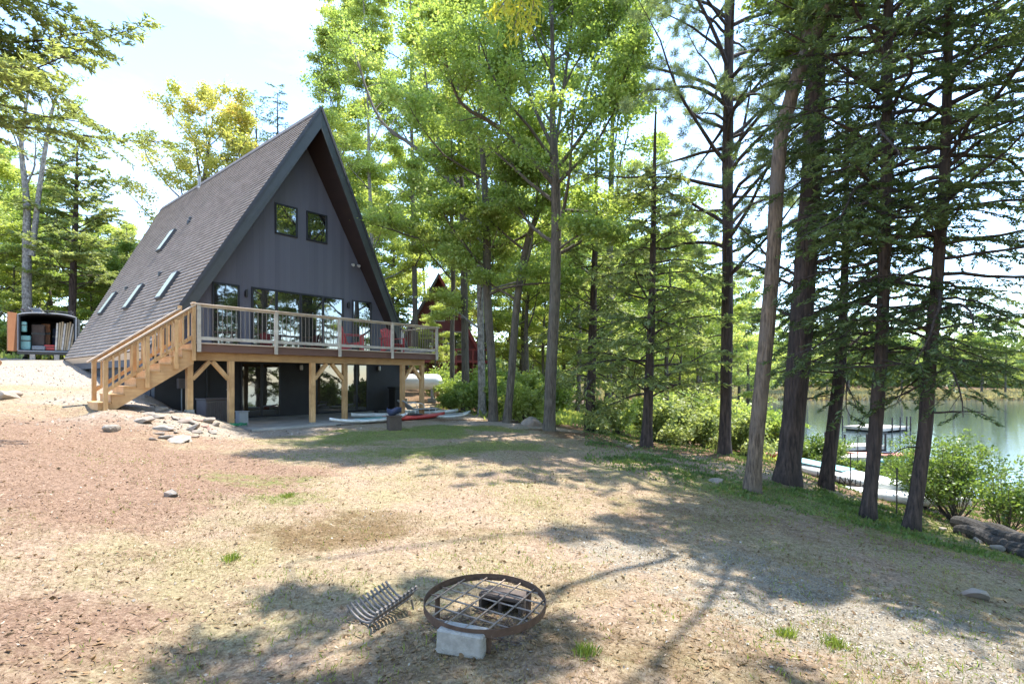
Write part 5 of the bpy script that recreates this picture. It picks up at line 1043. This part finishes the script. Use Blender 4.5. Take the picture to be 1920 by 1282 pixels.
# centre and right wood
for px, d, pi, s in ((560,46,1,1.05),(600,48,0,1.2),(660,42,1,1.05),(700,50,3,1.0),(740,50,1,1.1),(790,56,3,1.0),(845,58,4,1.1),(895,50,1,1.0),(905,42,0,.9),(960,48,3,.95),(985,38,1,.8),(1085,52,0,1.1),(1110,42,1,.85),(1165,46,1,.95),(1180,36,0,.75),(1205,54,3,.9),(1250,41,3,.7),(1290,50,1,.9),(1310,33,0,.55),(1335,58,0,.9),(1385,60,2,1.0),(750,60,5,1.2),(880,66,3,1.2),(1000,64,0,1.1),(1100,68,1,1.1),(1180,66,1,1.0),(1260,70,0,1.0),(640,58,5,1.2),(560,58,3,1.1),(1150,60,0,1.2),(1420,66,4,.8),(1160,23,2,.42),(1255,22,0,.55),(1085,31,0,.8),(990,33,0,.85),(1150,44,1,.9),(1240,46,1,.95),(1310,44,3,.8),(1370,47,1,.8),(1400,54,3,.85),(1060,46,1,.9),(975,44,1,.85),(1270,36,1,.55),(1200,40,3,.6),(1110,38,1,.6),(1020,38,3,.62),(815,34,1,.36)):
    rows.append((px, d, pi, s, 1))
for px, d, pi, s, side in rows:
    x, y = (px-CX)/F*d, d*wr_.uniform(.98,1.03)
    place(pi, x, y, s*wr_.uniform(.93,1.07), wr_.uniform(0,6.28), (LB if side else LBL)[pi], ('trees in the wood behind the tree line' if side else 'trees in the wood left of the house')+': '+LB[pi].split(' in ')[0])
# unseen trees added outside the view for shade and reflections
for x, y, pi, s in ((13.5,7.0,5,1.05),(11.5,-.5,0,1.0),(9.0,-5,4,1.1),(15,2.5,1,1.0),(5.5,-7,0,1.1),(-2,-10,1,1.1),(16,-5,5,1.2)):
    place(pi, x, y, s, x*2.1, 'unseen tree added outside the view for shade and window reflections', 'unseen trees added outside the view')

for px, d, pi, s in ((1370,84,1,.75),(1405,92,0,.8),(1440,104,3,.7),(1475,106,2,.9),(1515,104,1,.75),(1550,108,3,.65),(1590,106,2,.95),(1640,110,0,.75),(1690,108,2,.9),(1740,112,3,.7),(1790,110,1,.8),(1840,113,2,1.0),(1885,112,0,.8),(1930,114,3,.7)):
    place(pi, (px-CX)/F*d, d, s*1.25, px*1.3, 'rounded green tree on the far shore of the lake', 'trees on the far shore of the lake')
# far shore wood and marsh
rg = np.random.default_rng(90)
n = 7000; x = rg.uniform(-40, 240, n); y = 132+rg.random(n)**1.5*60+x*.10; h = 8+7*fbm(x, y, .05, 3, 8)+3*rg.random(n)
C = []
for k in range(9): C.append(np.stack([x+rg.normal(size=n)*1.5, y+rg.normal(size=n)*1.5, -3.5+h*(k+.4)/9+rg.normal(size=n)*.4], -1))
C = np.concatenate(C); v, f, a = blades(C, unit(rg.normal(size=C.shape)+np.array([0,-.3,.6])), unit(rg.normal(size=C.shape)), rg.uniform(.8,2.0,len(C)), rg.uniform(.7,1.5,len(C)), rg)
o = mesh_np('far_shore_wood', v, f, M['lf_far'], None, a); tag(o, 'far line of pale green trees across the lake', 'wood', kind='stuff')
n = 45000; x = rg.uniform(-20, 230, n); yy = rg.random(n); y = 93+yy**1.3*34; ok = lake_sd(x, y) < -.3; x, y = x[ok], y[ok]; z = terrain(x, y); n = len(x)
C = np.stack([x, y, z+.35], -1); v, f, a = blades(C, unit(rg.normal(size=(n,3))*np.array([1,1,.3])+np.array([0,-.6,0])), unit(rg.normal(size=(n,3))*.35+np.array([0,0,1.])), rg.uniform(.7,1.7,n), rg.uniform(.2,.5,n), rg)
o = mesh_np('marsh_reeds', v, f, M['reed'], None, a); tag(o, 'tan and green marsh reeds along the far shore', 'reeds', kind='stuff')
# shrubs
def shrub(name, label, px, d, h, w_, leafm, seed, group=None, n=26, size=.06, per=26, dens=.22, x=None):
    x = (px-CX)/F*d if x is None else x; rg = np.random.default_rng(seed); root = thing(name, label, 'shrub', (x, d, gz(x, d)), 0, group); tb = TB(); cl = []
    for i in range(n):
        a_ = rg.uniform(0,6.28); el = R(rg.uniform(35,85)); dv = np.array([math.cos(a_)*math.cos(el)*w_/h*1.2, math.sin(a_)*math.cos(el)*w_/h*1.2, math.sin(el)]); dv /= np.linalg.norm(dv)
        Q, q_ = limb((0,0,-.05), dv, h*rg.uniform(.6,1.05), .014, rg, .35, .1, 6); tb.tube(Q, q_, 4); twigs(tb, Q, .012, rg, 5, .3, cl, 0, .3, .35, 3)
    tb.build('stems', M['maple_bark'], root); C = np.array(cl); v, f, a = blades(*spray(C, per, dens, .8, size, rg, .35), rg); mesh_np('leaves', v, f, leafm, root, a); return root
shrub('shoreline_shrub', 'large rounded yellow-green shrub on the bank at the right before the water', 1790, 11.5, 1.9, 1.4, M['lf_shrub'], 201, n=34, per=20, size=.055)
shrub('shoreline_shrub', 'lower pale shrub behind the rightmost tall trunk', 1735, 13.0, 1.5, 1.0, M['lf_shrub'], 202, per=14)
shrub('shoreline_shrub', 'small dark-stemmed shrub at the right edge above the log pile', 1885, 10.2, 1.5, .8, M['lf_shrub'], 203, n=22, per=9)
shrub('shoreline_shrub', 'yellow-green shrub between the fourth and last trunks behind the kayak', 1680, 17, .9, 1.3, M['lf_shrub'], 204)
shrub('shoreline_shrub', 'yellow-green shrub left of the slim hemlock by the water', 1535, 18, 1.3, 1.0, M['lf_shrub'], 205, n=30)
shrub('shoreline_shrub', 'low bush behind the lettered boat', 1600, 17.5, .6, .9, M['lf_shrub'], 206)
US = [shrub('understory_shrub', 'leafy green bush at the edge of the wood', 900, 23, 1.7, 1.4, M['lf_maple'], 210, n=22, size=.13, per=16, dens=.3), shrub('understory_shrub', 'lime green bush at the edge of the wood', 985, 20, 1.5, 1.2, M['lf_lime'], 211, n=20, size=.12, per=16, dens=.3), shrub('understory_shrub', 'dark low bush at the edge of the wood', 1240, 18, 1.3, 1.2, M['lf_hemlock_lit'], 212, n=20, size=.10, per=20, dens=.3)]
for i, u0 in enumerate(US): u0['group'] = ['leafy green bushes','lime green bushes','dark low bushes'][i]+' at the edge of the wood'
for px, d, k, s in ((830,29,0,1.1),(860,26,0,.9),(880,24,1,.9),(845,24,0,.55),(960,22,0,.8),(1005,24,2,.9),(1130,19,2,.9),(1160,21,1,.9),(1265,19,2,1.1),(1320,18,2,.9),(1400,17,2,1.0),(1430,22,0,1.2),(1215,24,1,1.2),(1040,30,0,1.4),(975,30,1,1.4),(920,30,0,1.4),(1365,28,1,1.4),(1300,32,1,1.5),(200,36,0,1.3),(150,34,1,1.3),(100,33,0,1.3),(15,31,1,1.4),(-30,30,0,1.5),(240,36,2,1.6),(60,33,2,1.3),(1250,28,0,1.5)):
    c = copy_tree(US[k]); x = (px-CX)/F*d; c.location = (x, d, gz(x, d)); c.scale = (s,)*3; c.rotation_euler = (0,0,px*.7)

# ------------------------------------------------------------------ ground cover, grass, litter
def scatter(n, rmax, power=1.0, seed=0, ang=(-50,50)):
    rg = np.random.default_rng(seed); r = 2.2+(rmax-2.2)*rg.random(n)**power; a = np.radians(rg.uniform(*ang, n)); return r*np.sin(a), r*np.cos(a), rg
from functools import lru_cache
gxi, gyi = gx, gy
def samp(arr, x, y):
    i = np.clip(np.searchsorted(gxi, x)-1, 0, len(gxi)-2); j = np.clip(np.searchsorted(gyi, y)-1, 0, len(gyi)-2)
    fx = (x-gxi[i])/(gxi[i+1]-gxi[i]); fy = (y-gyi[j])/(gyi[j+1]-gyi[j]); A = arr.reshape(len(gyi), len(gxi))
    return (A[j,i]*(1-fx)+A[j,i+1]*fx)*(1-fy)+(A[j+1,i]*(1-fx)+A[j+1,i+1]*fx)*fy
Zf = Zt.ravel()
def onpad(x, y):
    t = (x-HP[0])*HU[0]+(y-HP[1])*HU[1]; s = (x-HP[0])*HV[0]+(y-HP[1])*HV[1]; return (t > -2.05) & (t < 6.95) & (s > -.4) & (s < 16)
def blades_at(x, y, rg, hgt, wid, lean=.5, name='', m=None, label='', cat='grass'):
    z = samp(Zf, x, y); n = len(x); h = hgt*rg.uniform(.5,1.4,n); T = unit(rg.normal(size=(n,3))*lean+np.array([0,0,1.])); C = np.stack([x, y, z], -1)+T*h[:,None]*.42; N = unit(rg.normal(size=(n,3))*np.array([1,1,.2]))
    v, f, a = blades(C, N, T, h, np.full(n, wid)*rg.uniform(.7,1.4,n), rg); o = mesh_np(name, v, f, m, None, a); return tag(o, label, cat, kind='stuff')
def flats_at(x, y, rg, size, name, m, label, cat, asp=.6, tilt=.35, lift=.4):
    z = samp(Zf, x, y); n = len(x); L = size*rg.uniform(.4,1.5,n)**1.3; N = unit(rg.normal(size=(n,3))*tilt+np.array([0,0,1.])); T = unit(rg.normal(size=(n,3))*np.array([1,1,.2]))
    C = np.stack([x, y, z+L*lift*tilt+.003], -1); v, f, a = blades(C, N, T, L, L*asp*rg.uniform(.6,1.2,n), rg); o = mesh_np(name, v, f, m, None, a); return tag(o, label, cat, kind='stuff')
def filt(x, y, rg, prob): k = (rg.random(len(x)) < prob) & ~onpad(x, y); return x[k], y[k]
clump = lambda x, y, s, o: sstep(.42, .62, fbm(x, y, s, 4, o))
mu, ga, gg = zA[:,0], zA[:,1], zA[:,2]; li, pa, mo = zB[:,0], zB[:,1], zB[:,2]
x, y, rg = scatter(230000, 15, .9, 301); s_ = samp(straw, x, y); x, y = filt(x, y, rg, s_*(.15+.85*clump(x,y,1.3,3))); blades_at(x, y, rg, .030, .0045, 1.5, 'dry_grass', M['straw'], 'short dry straw-coloured grass over the lawn')
x, y, rg = scatter(200000, 17, .8, 302); s_ = samp(ga, x, y); x, y = filt(x, y, rg, (s_*.9+.07)*clump(x,y,1.8,5)*(1-samp(mu,x,y)*.8)); blades_at(x, y, rg, .035, .006, .8, 'green_grass', M['greenblade'], 'sparse green grass in patches on the lawn')
x, y, rg = scatter(160000, 13, .7, 303); s_ = samp(mo, x, y); x, y = filt(x, y, rg, s_**1.2*(.3+.7*clump(x,y,2.5,6))); blades_at(x, y, rg, .022, .006, 1.2, 'brown_moss', M['mossblade'], 'brown mossy patches in the lawn', 'moss')
x, y, rg = scatter(190000, 17, .8, 304); s_ = np.maximum(samp(mu, x, y), .04); x, y = filt(x, y, rg, s_*(.25+.75*clump(x,y,1.5,7))); flats_at(x, y, rg, .027, 'bark_mulch', M['chips'], 'reddish bark chips on the slope below the stairs', 'mulch', .35)
x, y, rg = scatter(160000, 30, .9, 305); s_ = np.maximum(samp(li, x, y), .10*(1-samp(pa,x,y))); x, y = filt(x, y, rg, s_*(.3+.7*clump(x,y,1.2,8))); flats_at(x, y, rg, .04, 'leaf_litter', M['needles_litter'], 'brown needles and dead leaves on the ground', 'leaf litter', .45)
x, y, rg = scatter(120000, 12, .7, 306); s_ = np.maximum(samp(gg, x, y), .03); x, y = filt(x, y, rg, s_*(.4+.6*clump(x,y,2.2,9))); flats_at(x, y, rg, .018, 'grey_gravel', M['pebble'], 'small grey gravel in the right foreground', 'gravel', .8, .5)
x, y, rg = scatter(30000, 32, .9, 307, (-50,-15)); s_ = samp(pa, x, y); x, y = filt(x, y, rg, s_*.5); flats_at(x, y, rg, .04, 'pale_gravel', M['pebble'], 'pale sand and gravel beside the house', 'gravel', .8, .5)
x, y, rg = scatter(9000, 16, .8, 320); x, y = filt(x, y, rg, .15+.5*samp(mu,x,y)+.3*samp(li,x,y)); flats_at(x, y, rg, .13, 'fallen_twigs', M['needles_litter'], 'thin brown twigs and sticks scattered over the lawn', 'twigs', .05, .2)
x, y, rg = scatter(3000, 11, .7, 321); x, y = filt(x, y, rg, .55*np.ones(len(x))); flats_at(x, y, rg, .034, 'dead_leaves', M['needles_litter'], 'single curled dead leaves lying over the lawn', 'leaves', .7, .7)
x, y, rg = scatter(1100, 10, .7, 322); x, y = filt(x, y, rg, .6*np.ones(len(x))); flats_at(x, y, rg, .022, 'loose_pebbles', M['pebble'], 'loose pale pebbles scattered over the dirt', 'pebbles', .8, .6)
x, y, rg = scatter(90000, 14, .8, 323, (-5,50)); s_ = samp(brn, x, y); x, y = filt(x, y, rg, s_*(.2+.8*clump(x,y,1.1,14))); flats_at(x, y, rg, .055, 'pine_needles', M['needles_litter'], 'drifts of brown pine needles on the right half of the lawn', 'pine needles', .07, .3)
# green cover on the bank, ferns and seedlings under the trees
x, y, rg = scatter(260000, 22, .8, 308, (8,50)); s_ = sstep(8.6, 10.4, x*.62+y*.78-1.0)*(lake_sd(x,y) < -.2); x, y = filt(x, y, rg, s_*(clump(x,y,.9,11)*clump(x,y,2.7,15)*.8+.05)); blades_at(x, y, rg, .075, .030, 1.1, 'ground_cover', M['lf_cover'], 'low green ground cover on the bank above the water', 'ground cover')
x, y, rg = scatter(120000, 46, .8, 309, (-8,36)); s_ = samp(li, x, y)*sstep(19,23,np.hypot(x,y))*(lake_sd(x,y) < -.2); x, y = filt(x, y, rg, s_*clump(x,y,.5,12)); blades_at(x, y, rg, .28, .10, .9, 'forest_undergrowth', M['lf_lime'], 'bright undergrowth on the floor of the wood', 'undergrowth')
x, y, rg = scatter(60000, 60, .9, 310, (-60,-20)); s_ = samp(li, x, y)*sstep(28,31,np.hypot(x,y)); x, y = filt(x, y, rg, s_*clump(x,y,.5,13)); blades_at(x, y, rg, .35, .13, .9, 'forest_undergrowth', M['lf_lime'], 'bright undergrowth beneath the trees left of the house', 'undergrowth')
x, y, rg = scatter(26000, 12, .8, 330, (-40,45)); x, y = filt(x, y, rg, clump(x,y,.6,17)*clump(x,y,3.5,18)*(1-.7*samp(mu,x,y))); blades_at(x, y, rg, .055, .007, .7, 'weeds', M['greenblade'], 'thin scattered green weeds coming up through the dirt', 'weeds')
# bright weed tufts
tr_ = np.random.default_rng(12)
for i, (px, py, lab) in enumerate(((433,1050,'bright green grass tuft alone in the left foreground'),(540,932,'yellow-green grass tuft on the lawn in front of the stone bank'),(1565,1212,'small green tuft on the grey gravel'),(1098,1230,'low green tuft right of the round grill'),(1475,1195,'green weed tuft at the left side of the gravel strip'))):
    p = hit(px, py); n = 160; dx = tr_.normal(size=n)*.035; dy = tr_.normal(size=n)*.035; T = unit(np.stack([dx*6, dy*6, np.ones(n)*.8], -1)+tr_.normal(size=(n,3))*.2); h = tr_.uniform(.03,.10,n); C = np.stack([dx, dy, np.zeros(n)], -1)+T*h[:,None]*.45
    v, f, a = blades(C, unit(tr_.normal(size=(n,3))*np.array([1,1,.2])), T, h, np.full(n,.008), tr_); o = mesh_np('grass_tuft', v, f, M['greenblade'], None, a); o.location = p; tag(o, lab, 'grass tuft')
